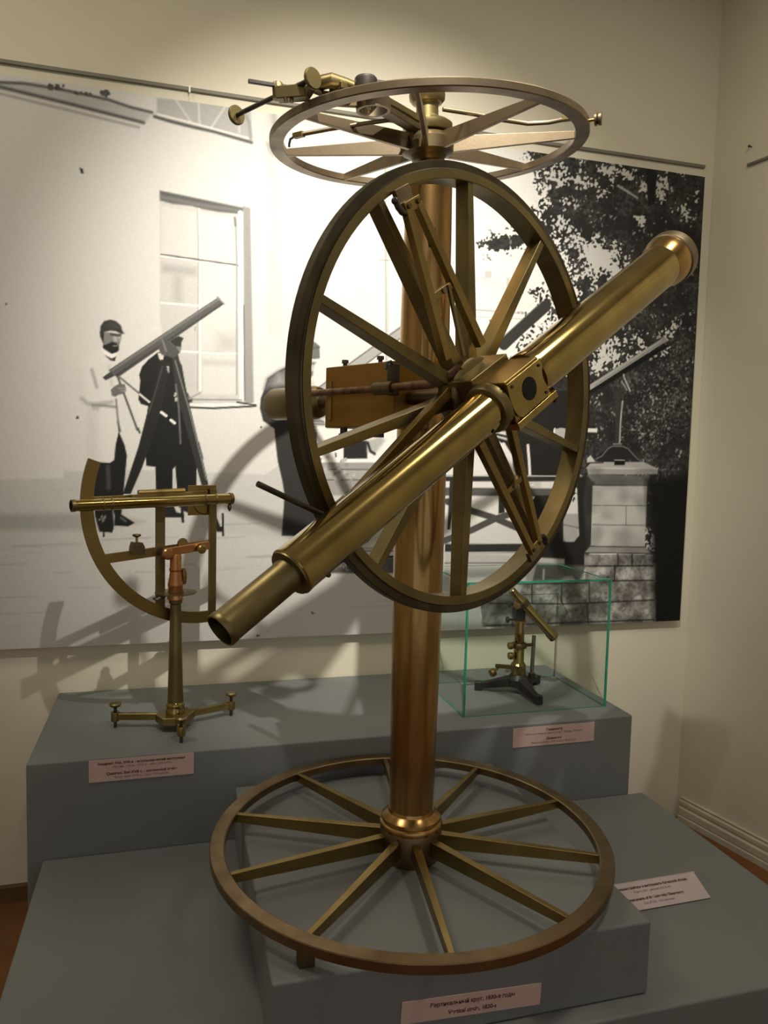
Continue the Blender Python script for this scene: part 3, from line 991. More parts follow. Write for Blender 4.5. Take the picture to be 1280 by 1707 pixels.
# base wheel
zb = 0.620
base = MB().lathe([(0.425, zb - 0.020), (0.457, zb - 0.020), (0.4575, zb - 0.002), (0.456, zb), (0.428, zb), (0.425, zb - 0.002)],
                  Matrix.Translation((BX, BY, 0)), 128, closed=True).build('base_wheel', M_BASEB, VC, angle=30)
for k in range(10):
    t = math.radians(36 * k + 10.2)
    dv = Vector((math.cos(t), math.sin(t), 0))
    c0 = Vector((BX, BY, 0))
    z0 = 0.605
    MB().bar(c0 + dv * 0.055 + ZV * 0.609, c0 + dv * 0.428 + ZV * 0.607, ZV, 0.020, 0.036, 0.012, 0.020).build('spoke', M_BRASS, base, bevel=0.001)
for k in range(5):
    t = math.radians(72 * k + 226)
    p = Vector((BX + 0.432 * math.cos(t), BY + 0.432 * math.sin(t), 0))
    if 0.19 < p.x < 0.93 and p.y > 1.27 and p.y < 2.03:
        MB().box((p.x, p.y, (ZB + 0.5995) / 2), (0.03, 0.03, 0.5995 - ZB)).build('foot_pad', M_DARKB, base, bevel=0.002)
MB().lathe([(0.045, ZB + 0.0005), (0.066, ZB + 0.0005), (0.071, 0.598), (0.072, 0.634), (0.069, 0.640)], Matrix.Translation((BX, BY, 0)), 64).build('base_hub', M_BASEB, VC)
MB().lathe([(0.069, 0.638), (0.073, 0.640), (0.074, 0.646), (0.072, 0.651), (0.067, 0.654), (0.069, 0.657), (0.068, 0.663), (0.061, 0.670), (0.054, 0.675), (0.052, 0.682)],
           Matrix.Translation((BX, BY, 0)), 64).build('collar', M_COPPER, VC)
MB().cyl((BX - 0.045, BY - 0.052, 0.628), (BX - 0.056, BY - 0.066, 0.631), 0.006, seg=16).build('set_screw', M_PALE, VC)
# column
prof = []
for i in range(25):
    q = i / 24
    r = 0.0505 + 0.0062 * math.sin(math.pi * min(q * 1.02, 1)) ** 0.8
    prof.append((r, 0.680 + q * (2.098 - 0.680)))
MB().lathe(prof, Matrix.Translation((BX, BY, 0)), 64).build('column', M_COPPER, VC)
MB().lathe([(0.050, 2.097), (0.053, 2.099), (0.053, 2.106), (0.046, 2.110), (0.024, 2.112), (0.022, 2.155)], Matrix.Translation((BX, BY, 0)), 48).build('column_cap', M_BRASS, VC)

# vertical wheel frame: a (along the wheel, right and away), z, h (towards the viewer)
TH = 0.48
WC = Vector((0.5329, 1.30, 1.6107))
WU = Vector((math.cos(TH), math.sin(TH), 0))
WW = Vector((math.sin(TH), -math.cos(TH), 0))
WM = frame(WC, WU, ZV, WW)


def wp(a, b, h):
    return WC + WU * a + ZV * b + WW * h


def wr_(r, deg, h):
    return wp(r * math.cos(math.radians(deg)), r * math.sin(math.radians(deg)), h)


wheel = MB().lathe([(0.3735, -0.042), (0.3735, -0.001), (0.3745, 0.0), (0.3895, 0.0), (0.3895, -0.042)], WM, 128, closed=True).build('circle_rim', M_OLIVE, VC, angle=30)
MB().lathe([(0.3895, -0.024), (0.3895, -0.002), (0.3915, -0.004), (0.4035, -0.004), (0.405, -0.006), (0.405, -0.024)], WM, 128, closed=True).build('graduated_limb', M_LIMB, wheel, angle=30)
for k in range(10):
    deg = 36 * k + 20.0 + (-2.5 if 4 <= k <= 7 else 1.5)
    MB().bar(wr_(0.045, deg, -0.016), wr_(0.3765, deg, -0.017), WW, 0.024, 0.034, 0.014, 0.030).build('spoke', M_OLIVE, wheel, bevel=0.0012)
MB().lathe([(0.02, -0.03), (0.062, -0.03), (0.066, -0.024), (0.066, 0.002), (0.055, 0.006), (0.03, 0.006)], WM, 48).build('wheel_hub', M_DARKB, wheel)

# alidade: four A-shaped vernier arms in front of the wheel
for deg in (123.0, 213.0, 303.0):
    rt = math.radians(deg)
    er = Vector((math.cos(rt), math.sin(rt)))
    et = Vector((-math.sin(rt), math.cos(rt)))

    def ap(r, s, h, er=er, et=et):
        q = er * r + et * s
        return wp(q.x, q.y, h)
    arm = MB()
    h0 = 0.016
    arm.bar(ap(0.095, 0.050, h0), ap(0.345, 0.014, h0), WW, 0.016, 0.015, 0.013, 0.014)
    arm.bar(ap(0.075, -0.046, h0), ap(0.345, -0.014, h0), WW, 0.018, 0.015, 0.013, 0.014)
    arm.bar(ap(0.338, 0, h0), ap(0.356, 0, h0), WW, 0.040, 0.012)
    ob = arm.build('vernier_arm', M_BRASS, VC, bevel=0.001)
    MB().bar(ap(0.200, 0.034, h0), ap(0.200, -0.034, h0), WW, 0.012, 0.010).build('cross_bar', M_BRASS, ob, bevel=0.001)
    MB().cyl(ap(0.200, 0, h0), ap(0.200, 0, h0 + 0.0075), 0.0055, seg=18).build('screw', M_PALE, ob)
    MB().bar(ap(0.356, 0.0, 0.006), ap(0.378, 0.0, 0.006), WW, 0.036, 0.010).build('vernier_plate', M_PALE, ob, bevel=0.001)
    MB().sweep([ap(0.340, 0.020, h0), ap(0.345, 0.030, h0 + 0.004), ap(0.355, 0.034, h0 + 0.004), ap(0.362, 0.030, h0)], 0.0055, 10).build('clamp_hook', M_STEEL, ob)
    MB().ball(ap(0.365, 0.034, h0 + 0.002), 0.006, 12).build('clamp_screw', M_STEEL, ob)
    for s in (-1, 1):
        MB().cyl(ap(0.348, s * 0.012, h0), ap(0.348, s * 0.012, h0 + 0.009), 0.0042, seg=14).build('bolt', M_DARKB, ob)
hubm = MB().lathe([(0.02, 0.004), (0.064, 0.004), (0.068, 0.008), (0.068, 0.014), (0.062, 0.018), (0.02, 0.020)], WM, 48)
hubm.build('alidade_disc', M_OLIVE, VC)
# inner plates seen between the bars of the upper arm
MB().bar(wr_(0.30, 117, 0.010), wr_(0.27, 118, 0.010), WW, 0.020, 0.006).build('slide_block', M_DARKB, VC, bevel=0.001)
MB().bar(wr_(0.205, 119.5, 0.022), wr_(0.085, 134, 0.026), WW, 0.007, 0.006).build('clamp_lever', M_OLIVE, VC, bevel=0.0008)
# clamp rod and disc at the lower left arm
MB().cyl(wp(-0.487, -0.158, 0.030), wp(-0.372, -0.205, 0.030), 0.0044, seg=16).build('clamp_rod', M_STEEL, VC)
MB().lathe([(0.004, -0.004), (0.022, -0.004), (0.024, 0.0), (0.024, 0.012), (0.020, 0.016), (0.004, 0.017)], WM @ Matrix.Translation((-0.285, -0.232, 0.012)), 28).build('clamp_disc', M_DARKB, VC)

# axle block and telescope
PHI = math.radians(30.8)
TD = WU * math.cos(PHI) + ZV * math.sin(PHI)
TE = -WU * math.sin(PHI) + ZV * math.cos(PHI)
TC = WC + WW * 0.080


def tp(e1, e2, h):
    return WC + TD * e1 + TE * e2 + WW * h


TBM = frame(WC, TD, TE, WW)
blk = MB().box((0.002, 0.004, 0.020), (0.112, 0.094, 0.072), TBM)
blk.build('axle_block', M_OLIVE, VC, bevel=0.002)
cube = MB().box((0.006, 0.0, 0.084), (0.104, 0.080, 0.068), TBM).build('telescope_cube', M_BRASS, VC, bevel=0.002)
pl = [(-0.030, -0.034), (0.060, -0.034), (0.060, 0.036), (-0.046, 0.036), (-0.048, 0.010), (-0.046, -0.014), (-0.040, -0.026)]
MB().prism(pl, 0.118, 0.1215, TBM).build('side_plate', M_TUBE, cube, bevel=0.0008)
MB().lathe([(0.0005, 0.1216), (0.0200, 0.1216), (0.0203, 0.1224), (0.0005, 0.1226)], TBM @ Matrix.Translation((0.008, 0.002, 0)), 36).build('sight_hole', M_HOLE, cube)
MB().bar(tp(-0.050, -0.042, 0.112), tp(0.078, -0.042, 0.112), WW, 0.013, 0.022).build('lower_rail', M_TUBE, cube, bevel=0.001)
MB().sweep([tp(0.074, -0.044, 0.108), tp(0.088, -0.040, 0.108), tp(0.092, -0.052, 0.108), tp(0.084, -0.064, 0.108)], 0.0045, 10).build('rail_hook', M_DARKB, cube)
for e1, e2 in ((-0.034, 0.026), (0.050, 0.026), (0.050, -0.026)):
    MB().cyl(tp(e1, e2, 0.121), tp(e1, e2, 0.1235), 0.0028, seg=12).build('plate_screw', M_DARKB, cube)


def tube(name, mat, prof, parent, seg=64):
    return MB().lathe([(r, e) for r, e in prof], axis_frame(TC, TD), seg).build(name, mat, parent)


lo = tube('eyepiece_half_tube', M_TUBE, [(0.030, -0.541), (0.0355, -0.5415), (0.0368, -0.540), (0.0368, -0.536), (0.0362, -0.534), (0.0362, -0.060), (0.0362, -0.046)], VC)
tube('flange_ring', M_OLIVE, [(0.0362, -0.072), (0.0420, -0.070), (0.0450, -0.064), (0.0450, -0.052), (0.040, -0.046)], lo)
tube('end_plate', M_OLIVE, [(0.024, -0.5445), (0.0345, -0.5440), (0.0350, -0.5405)], lo)
ey = MB().lathe([(0.0215, -0.610), (0.0215, -0.6690), (0.0235, -0.6695), (0.0245, -0.668), (0.0245, -0.660), (0.0238, -0.658), (0.0238, -0.556), (0.0248, -0.553), (0.0248, -0.540)], axis_frame(TC, TD), 48)
ey.build('eyepiece_tube', M_OLIVE, lo)
MB().lathe([(0.0005, -0.612), (0.0214, -0.612)], axis_frame(TC, TD), 32).build('eyepiece_bore', M_HOLE, lo)
scr = TC + TD * -0.10 + (WW * 0.80 - TE * 0.60).normalized() * 0.0355
MB().cyl(scr, scr + (WW * 0.80 - TE * 0.60).normalized() * 0.002, 0.0035, seg=14).build('screw_hole', M_HOLE, lo)
pn = (WW * 0.86 - TE * 0.5).normalized()
for e1 in (-0.50,):
    q = TC + TD * e1 + (WW * 0.5 - TE * 0.86).normalized() * 0.036
    MB().ball(q, 0.004, 12).build('tube_screw', M_DARKB, lo)
hi = tube('objective_half_tube', M_TUBE, [(0.040, 0.058), (0.0455, 0.0585), (0.0460, 0.062), (0.0460, 0.074), (0.0445, 0.076), (0.0475, 0.610)], VC)
tube('objective_ring', M_COPPER, [(0.0478, 0.606), (0.0500, 0.616), (0.0535, 0.628), (0.0550, 0.640), (0.0555, 0.652)], hi)
MB().lathe([(0.0555, 0.650), (0.0580, 0.652), (0.0585, 0.656), (0.0585, 0.676), (0.0565, 0.678), (0.0520, 0.678), (0.0510, 0.660)], axis_frame(TC, TD), 64).build('dew_cap_rim', M_PALE, hi)
MB().lathe([(0.0005, 0.664), (0.0512, 0.664)], axis_frame(TC, TD), 40).build('objective_lens', M_HOLE, hi)

# bearing box behind the wheel, axle, counterweight
MB().cyl(wp(0, 0, -0.02), wp(0, 0, -0.46), 0.015, seg=28).build('axle', M_DARKB, VC)
bb = MB().box((0, 0.004, -0.265), (0.100, 0.128, 0.21), WM).build('bearing_box', M_BOX, VC, bevel=0.002)
MB().box((0.078, 0.0, -0.268), (0.060, 0.10, 0.09), WM).build('column_bracket', M_BOX, VC, bevel=0.002)
for b_, h_ in ((0.068, -0.33), (0.068, -0.22)):
    MB().cyl(wp(-0.03, b_, h_), wp(-0.03, b_ + 0.010, h_), 0.0045, seg=14).build('bolt', M_STEEL, bb)
    MB().cyl(wp(-0.03, b_ + 0.008, h_), wp(-0.03, b_ + 0.015, h_), 0.0075, seg=6).build('bolt', M_STEEL, bb)
for h_ in (-0.33, -0.22):
    MB().cyl(wp(-0.03, -0.060, h_), wp(-0.03, -0.072, h_), 0.008, seg=16).build('bolt', M_STEEL, bb)
    MB().cyl(wp(-0.03, -0.072, h_), wp(-0.03, -0.080, h_), 0.011, seg=16).build('bolt', M_STEEL, bb)
MB().bar(wp(-0.051, -0.045, -0.352), wp(-0.051, 0.038, -0.352), WU, 0.010, 0.004).build('box_strip', M_BRASS, bb, bevel=0.0005)
MB().lathe([(0.012, -0.395), (0.030, -0.393), (0.034, -0.386), (0.034, -0.371)], WM, 36).build('end_flange', M_DARKB, bb)
MB().lathe([(0.014, -0.440), (0.022, -0.452), (0.035, -0.458), (0.038, -0.470), (0.0385, -0.620), (0.034, -0.630), (0.010, -0.632)], WM, 48).build('counterweight', M_OLIVE, VC)
# slow motion rod with its collar beside the box
rod = MB().sweep([wp(-0.075, 0.012, -0.42), wp(-0.074, 0.013, -0.17), wp(-0.073, 0.015, -0.04), wp(-0.062, 0.030, 0.0), wp(-0.05, 0.045, 0.01)],
                 [0.007, 0.0072, 0.0085, 0.009, 0.008], 14).build('slow_motion_rod', M_RUST, VC)
MB().cyl(wp(-0.0745, 0.013, -0.185), wp(-0.0742, 0.013, -0.135), 0.0125, seg=20).build('rod_collar', M_DARKB, rod)
MB().box((-0.060, 0.030, -0.15), (0.016, 0.060, 0.020), WM).build('rod_bracket', M_STEEL, rod, bevel=0.002)
MB().sweep([wp(-0.060, 0.055, -0.15), wp(-0.068, 0.064, -0.15), wp(-0.078, 0.060, -0.15), wp(-0.080, 0.048, -0.15)], 0.003, 8).build('spring', M_STEEL, rod)

# top circle
CT = Vector((0.5335, 1.6068, 2.1707))
NT = Vector((-0.0679, -0.070, 1.0)).normalized()
UT = Vector((0, 1, 0)).cross(NT).normalized()
VT = NT.cross(UT)
TM = frame(CT, UT, VT, NT)


def cp3(r, deg, h):
    return CT + UT * (r * math.cos(math.radians(deg))) + VT * (r * math.sin(math.radians(deg))) + NT * h


def tpx(u, v, h=0.0):
    return at(u, v, CT + NT * h, NT)


top = MB().lathe([(0.3125, -0.008), (0.339, -0.008), (0.3405, -0.006), (0.3405, 0.006), (0.339, 0.008), (0.3125, 0.008), (0.311, 0.006), (0.311, -0.006)], TM, 128, closed=True).build('top_circle', M_PALE, VC, angle=30)
for k in range(8):
    deg = 45 * k + 22.3
    MB().bar(cp3(0.045, deg, -0.004), cp3(0.313, deg, 0.0), NT, 0.010, 0.034, 0.008, 0.015).build('spoke', M_PALE, top, bevel=0.0008)
MB().lathe([(0.020, -0.040), (0.034, -0.036), (0.040, -0.026), (0.056, -0.020), (0.058, 0.004), (0.046, 0.016), (0.02, 0.018)], TM, 48).build('top_hub', M_DARKB, top)
stack = MB().lathe([(0.030, 0.014), (0.050, 0.022), (0.054, 0.030), (0.054, 0.038), (0.046, 0.044), (0.030, 0.048), (0.024, 0.056), (0.024, 0.078), (0.032, 0.082)], TM, 48).build('alidade_boss', M_OLIVE, VC)
MB().lathe([(0.020, 0.078), (0.032, 0.081), (0.038, 0.088), (0.039, 0.098), (0.036, 0.108), (0.028, 0.114), (0.012, 0.117), (0.010, 0.122), (0.002, 0.124)], TM, 40).build('cap_knob', M_OLIVE, stack)
# alidade arm to the left with its loupe ring and micrometer
arm = MB()
A = [tpx(690, 200, 0.036), tpx(640, 172, 0.034), tpx(600, 160, 0.034), tpx(560, 145, 0.034)]
for p, q in zip(A[:-1], A[1:]):
    arm.bar(p, q + (q - p) * 0.03, NT, 0.034, 0.012)
al = arm.build('alidade_arm', M_OLIVE, VC, bevel=0.001)
B_ = [tpx(600, 153, 0.036), tpx(575, 142, 0.040), tpx(552, 134, 0.044), tpx(535, 138, 0.044), tpx(528, 146, 0.04)]
MB().sweep(B_, 0.013, 12).build('arm_bow', M_OLIVE, al)
ring_c = tpx(622, 176, 0.012)
MB().lathe([(0.027, -0.010), (0.033, -0.010), (0.034, 0.010), (0.030, 0.012), (0.027, 0.010)], frame(ring_c, UT, VT, NT), 40, closed=True).build('loupe_ring', M_PALE, al)
MB().bar(ring_c + (tpx(690, 205, 0.012) - ring_c).normalized() * 0.032, tpx(692, 214, 0.012), NT, 0.026, 0.012).build('loupe_arm', M_DARKB, al, bevel=0.001)
MB().bar(tpx(560, 172, 0.012), ring_c + (tpx(560, 172, 0.012) - ring_c).normalized() * 0.032, NT, 0.010, 0.010).build('loupe_tail', M_DARKB, al, bevel=0.001)
q = tpx(610, 150, 0.022)
MB().lathe([(0.003, -0.004), (0.020, -0.004), (0.021, 0.0), (0.021, 0.018), (0.018, 0.022), (0.003, 0.022)], frame(q, UT, VT, NT), 32).build('drum', M_STEEL, al)
MB().bar(q + UT * 0.015 + NT * 0.014, q + UT * 0.045 + NT * 0.012, NT, 0.012, 0.010).build('drum_lug', M_STEEL, al, bevel=0.001)
# micrometer screw with two discs, on the clamp body
hM = 0.020
S0, S1 = tpx(394, 192, hM), tpx(521, 131, hM + 0.004)
sd = (S1 - S0).normalized()
mic = MB().cyl(S0, S1, 0.0045, seg=14).build('micrometer_screw', M_STEEL, VC)
for p in (S0, S1):
    MB().lathe([(0.002, -0.004), (0.017, -0.004), (0.0185, -0.002), (0.0185, 0.002), (0.017, 0.004), (0.002, 0.004)], axis_frame(p, sd), 28).build('thumb_disc', M_OLIVE, mic)
body = MB()
body.bar(tpx(462, 158, hM - 0.006), tpx(512, 154, hM - 0.006), NT, 0.028, 0.022)
body.build('clamp_body', M_OLIVE, mic, bevel=0.002)
q = tpx(463, 152, hM + 0.004)
MB().lathe([(0.003, -0.014), (0.010, -0.014), (0.010, 0.012), (0.008, 0.015), (0.003, 0.015)], frame(q, UT, VT, NT), 20).build('clamp_nut', M_OLIVE, mic)
MB().bar(tpx(508, 158, hM - 0.004), tpx(524, 142, hM), NT, 0.016, 0.018, 0.010, 0.010).build('clamp_tongue', M_PALE, mic, bevel=0.001)
for u in (476, 486):
    q = tpx(u, 163, hM - 0.016)
    MB().cyl(q, q - NT * 0.008, 0.0035, seg=10).build('bolt', M_DARKB, mic)
MB().bar(tpx(414, 135, 0.034), tpx(560, 158, 0.030), NT, 0.008, 0.006).build('index_bar', M_STEEL, VC, bevel=0.0005)
MB().bar(tpx(520, 150, 0.026), tpx(575, 172, 0.022), NT, 0.010, 0.006).build('index_bar', M_DARKB, VC, bevel=0.0005)
# thin bent arms right and left
sp = MB().sweep([tpx(738, 182, 0.03), tpx(790, 190, 0.026), tpx(838, 200, 0.018), tpx(880, 206, 0.014), tpx(915, 204, 0.012), tpx(955, 196, 0.010)], 0.0045, 10).build('side_arm', M_PALE, VC)
MB().bar(tpx(938, 198, 0.010), tpx(962, 194, 0.010), NT, 0.014, 0.010).build('arm_shoe', M_OLIVE, sp, bevel=0.001)
sp2 = MB().sweep([tpx(650, 200, 0.010), tpx(600, 207, 0.0), tpx(545, 216, -0.004), tpx(492, 226, -0.006)], 0.0042, 10).build('side_arm', M_PALE, VC)
MB().bar(tpx(506, 223, -0.006), tpx(490, 227, -0.006), NT, 0.012, 0.010).build('arm_shoe', M_OLIVE, sp2, bevel=0.001)
MB().sweep([tpx(490, 228, -0.008), tpx(484, 232, -0.012), tpx(482, 240, -0.016), tpx(482, 244, -0.018)], 0.0025, 8).build('arm_hook', M_STEEL, sp2)
kc = tpx(993, 199, 0.0)
kd = (kc - CT)
kd = (kd - NT * kd.dot(NT)).normalized()
kn = MB().cyl(kc - kd * 0.016, kc + kd * 0.002, 0.003, seg=12).build('rim_clamp', M_BRASS, VC)
MB().lathe([(0.002, -0.006), (0.012, -0.006), (0.0125, -0.002), (0.009, 0.0), (0.012, 0.002), (0.0125, 0.007), (0.002, 0.008)], axis_frame(kc + kd * 0.004, kd), 24).build('clamp_knob', M_PALE, kn)

VC.location = (BX * VK, BY * VK, Z2)
VC.scale = (VK, VK, VK)

# ------------------------------------------------------------------ brass quadrant on its stand
QX, QY = 0.0125, 2.205
QD = thing('quadrant', (QX, QY, Z3), 'brass quadrant with sighting tube on a three footed stand, on the tall plinth', 'instrument')
r = math.radians(23)
QU = Vector((math.cos(r), math.sin(r), 0))
QW = Vector((math.sin(r), -math.cos(r), 0))
Q0 = Vector((QX, QY, 0))
QM = frame(Q0, QU, ZV, QW)


def qp(a, z, h):
    return Q0 + QU * a + ZV * z + QW * h


HF = -0.030
QC = (0.107, 1.343)
QR = 0.361
fr_ = MB().lathe([(QR - 0.034, HF - 0.004), (QR, HF - 0.004), (QR, HF + 0.004), (QR - 0.034, HF + 0.004)], QM @ Matrix.Translation((QC[0], QC[1], 0)), 64, closed=True, a0=160, a1=274)
arc = fr_.build('limb_arc', M_BRASS, QD, angle=30, bevel=0.0008)
MB().bar(qp(-0.034, 1.335, HF), qp(-0.034, 1.016, HF), QW, 0.027, 0.007).build('post', M_OLIVE, QD, bevel=0.0008)
MB().bar(qp(0.127, 1.380, HF), qp(0.127, 0.984, HF), QW, 0.022, 0.010).build('post', M_OLIVE, QD, bevel=0.0008)
MB().bar(qp(-0.212, 1.191, HF), qp(0.118, 1.217, HF), QW, 0.026, 0.007).build('strut', M_BRASS, QD, bevel=0.0008)
MB().bar(qp(-0.236, 1.352, HF), qp(0.110, 1.366, HF), QW, 0.020, 0.007).build('top_bar', M_BRASS, QD, bevel=0.0008)
MB().box((0.098, 1.347, HF - 0.010), (0.088, 0.088, 0.005), QM).build('centre_plate', M_BRASS, QD, bevel=0.0008)
MB().lathe([(0.036, HF - 0.0076), (0.038, HF - 0.0066), (0.040, HF - 0.0076)], QM @ Matrix.Translation((0.107, 1.343, 0)), 32, a0=180, a1=280).build('engraved_arc', M_DARKB, QD)
HT = 0.006
t0, t1 = qp(-0.284, 1.343, HT), qp(0.170, 1.353, HT)
tube_ = MB().cyl(t0, t1, 0.0155, 0.0155, 32).build('sighting_tube', M_TUBE, QD)
td = (t1 - t0).normalized()
TQ = axis_frame(t0, td)
Lq = (t1 - t0).length
for a_, w_, rr_ in ((-0.004, 0.010, 0.0165), (0.075, 0.004, 0.0168), (0.098, 0.004, 0.0168), (Lq - 0.055, 0.004, 0.0168), (Lq - 0.088, 0.004, 0.0168), (Lq - 0.008, 0.010, 0.0175)):
    MB().lathe([(0.0150, a_), (rr_, a_ + 0.0006), (rr_, a_ + w_), (0.0150, a_ + w_ + 0.0006)], TQ, 32).build('tube_band', M_OLIVE, tube_)
MB().lathe([(0.0005, -0.0045), (0.0135, -0.0045)], TQ, 24).build('tube_bore', M_HOLE, tube_)
for a_ in (0.085, Lq - 0.07):
    p = t0 + td * a_
    MB().bar(p, p - QW * 0.038, ZV, 0.018, 0.016).build('tube_mount', M_OLIVE, tube_, bevel=0.001)
p = t1 - td * 0.006
MB().sweep([p - ZV * 0.015, p - ZV * 0.022, p - ZV * 0.030, p - ZV * 0.037], [0.003, 0.0062, 0.0055, 0.002], 12).build('pendant', M_STEEL, tube_)
l0, l1 = qp(-0.104, 1.372, -0.012), qp(0.030, 1.376, -0.012)
lv = MB().cyl(l0, l1, 0.0088, seg=24).build('level_vial', M_BRASS, QD)
MB().bar(l0 - QU * 0.020 - ZV * 0.008, l1 + QU * 0.020 - ZV * 0.008, QW, 0.008, 0.016).build('level_base', M_OLIVE, lv, bevel=0.0008)
# clamp with a T screw on the strut
cl = qp(-0.104, 1.218, HF + 0.006)
cb = MB().prism([(-0.020, -0.016), (0.020, -0.016), (0.019, 0.004), (0.013, 0.016), (0.006, 0.016), (0.004, 0.010), (-0.004, 0.010), (-0.006, 0.018), (-0.014, 0.018), (-0.018, 0.004)], -0.010, 0.012,
                frame(cl, QU, ZV, QW)).build('strut_clamp', M_DARKB, QD, bevel=0.001)
MB().cyl(cl + ZV * 0.010, cl + ZV * 0.036, 0.0035, seg=12).build('clamp_stem', M_BRASS, cb)
MB().lathe([(0.003, 0.030), (0.010, 0.033), (0.012, 0.036), (0.011, 0.039), (0.003, 0.040)], Matrix.Translation(cl), 20).build('clamp_head', M_DARKB, cb)
# head bracket
hb_ = MB().bar(qp(-0.032, 1.203, -0.008), qp(0.108, 1.216, -0.014), ZV, 0.016, 0.024).build('head_bracket', M_COPP2, QD, bevel=0.002)
MB().lathe([(0.002, -0.010), (0.015, -0.010), (0.0165, -0.006), (0.0165, 0.004), (0.013, 0.008), (0.002, 0.009)], QM @ Matrix.Translation((-0.026, 1.200, 0.004)), 24).build('roundel', M_COPP2, hb_)
MB().lathe([(0.002, -0.004), (0.012, -0.004), (0.0135, 0.0), (0.0135, 0.006), (0.010, 0.010), (0.002, 0.011)], QM @ Matrix.Translation((0.076, 1.208, 0.004)), 24).build('roundel', M_BRASS, hb_)
MB().lathe([(0.002, -0.004), (0.015, -0.004), (0.016, 0.0), (0.015, 0.004), (0.002, 0.005)], QM @ Matrix.Translation((0.030, 1.224, -0.022)), 24).build('knob_disc', M_OLIVE, hb_)
# stand
SM = Matrix.Translation((QX, QY, 0))
MB().lathe([(0.014, 1.198), (0.0165, 1.192), (0.0165, 1.160), (0.0185, 1.156), (0.0185, 1.151), (0.0165, 1.148), (0.0195, 1.122), (0.0220, 1.112), (0.0220, 1.106), (0.0200, 1.102), (0.0230, 1.080), (0.0230, 1.068)], SM, 36).build('conical_head', M_COPP2, QD)
MB().lathe([(0.0225, 1.086), (0.058, 1.086), (0.058, 1.0885), (0.0225, 1.0885)], SM, 48, closed=True).build('azimuth_plate', M_OLIVE, QD)
MB().sweep([qp(0.021, 1.156, 0.006), qp(0.022, 1.146, 0.006), qp(0.023, 1.130, 0.006), qp(0.023, 1.110, 0.006)], [0.004, 0.008, 0.008, 0.005], 12).build('side_screw', M_BRASS, QD)
az = qp(-0.062, 1.076, 0.016)
azs = MB().cyl(az, az + QU * 0.030 + ZV * 0.010, 0.004, seg=12).build('azimuth_screw', M_STEEL, QD)
MB().lathe([(0.002, -0.003), (0.011, -0.003), (0.012, 0.0), (0.011, 0.003), (0.002, 0.003)], axis_frame(az, QU * 0.3 + ZV), 18).build('screw_head', M_STEEL, azs)
MB().lathe([(0.0150, 1.070), (0.0190, 1.066), (0.0190, 1.058), (0.0150, 1.054), (0.0155, 1.046), (0.0175, 0.960), (0.0215, 0.800), (0.0225, 0.770), (0.0225, 0.766)], SM, 36).build('stand_column', M_OLIVE, QD)
MB().lathe([(0.0225, 0.768), (0.0255, 0.764), (0.0265, 0.758), (0.0255, 0.752), (0.0280, 0.746), (0.0275, 0.736), (0.030, 0.722)], SM, 36).build('stand_collar', M_TUBE, QD)
hexp = [(0.056 * math.cos(math.radians(a_)), 0.056 * math.sin(math.radians(a_))) for a_ in (10, 60, 130, 180, 230, 300)]
MB().prism(hexp, 0.712, 0.734, SM).build('stand_hub', M_BRASS, QD, bevel=0.002)
for fx, fy in ((-0.154, 2.2387), (0.1761, 2.2711), (0.0275, 2.0848)):
    f_ = Vector((fx, fy, 0))
    dv = (f_ - Q0).normalized()
    zt = 0.724
    am = MB().bar(Q0 + dv * 0.045 + ZV * zt, f_ + ZV * zt - dv * 0.008, ZV, 0.013, 0.019).build('foot_arm', M_TUBE, QD, bevel=0.001)
    MB().lathe([(0.004, 0.711), (0.0115, 0.711), (0.012, 0.714), (0.012, 0.735), (0.0115, 0.737), (0.004, 0.737)], Matrix.Translation(f_), 20).build('foot_boss', M_BRASS, am)
    MB().lathe([(0.002, Z3 + 0.0003), (0.0045, Z3 + 0.002), (0.0048, 0.750), (0.006, 0.754)], Matrix.Translation(f_), 16).build('levelling_screw', M_STEEL, am)
    MB().lathe([(0.003, 0.750), (0.014, 0.754), (0.017, 0.758), (0.017, 0.7605), (0.013, 0.764), (0.003, 0.765)], Matrix.Translation(f_), 24).build('screw_head', M_OLIVE, am)

# ------------------------------------------------------------------ glass case
GX0, GX1, GY0, GY1, GZ0, GZ1 = 0.8713, 1.365, 2.112, 2.452, Z3 + 0.0005, 1.109
GC = thing('glass_case', ((GX0 + GX1) / 2, (GY0 + GY1) / 2, Z3), 'clear glass display case with green edges on the tall plinth', 'display case')
tg = 0.005
panes = [((GX0 + GX1) / 2, GY0 + tg / 2, (GZ0 + GZ1 - tg) / 2, GX1 - GX0, tg, GZ1 - tg - GZ0),
         ((GX0 + GX1) / 2, GY1 - tg / 2, (GZ0 + GZ1 - tg) / 2, GX1 - GX0, tg, GZ1 - tg - GZ0),
         (GX0 + tg / 2, (GY0 + GY1) / 2, (GZ0 + GZ1 - tg) / 2, tg, GY1 - GY0 - 2 * tg, GZ1 - tg - GZ0),
         (GX1 - tg / 2, (GY0 + GY1) / 2, (GZ0 + GZ1 - tg) / 2, tg, GY1 - GY0 - 2 * tg, GZ1 - tg - GZ0),
         ((GX0 + GX1) / 2, (GY0 + GY1) / 2, GZ1 - tg / 2, GX1 - GX0, GY1 - GY0, tg)]
pob = []
for x, y, z, a_, b_, c_ in panes:
    pob.append(MB().box((x, y, z), (a_, b_, c_)).build('pane', M_GLASS, GC, smooth=False))
ge = 0.0022
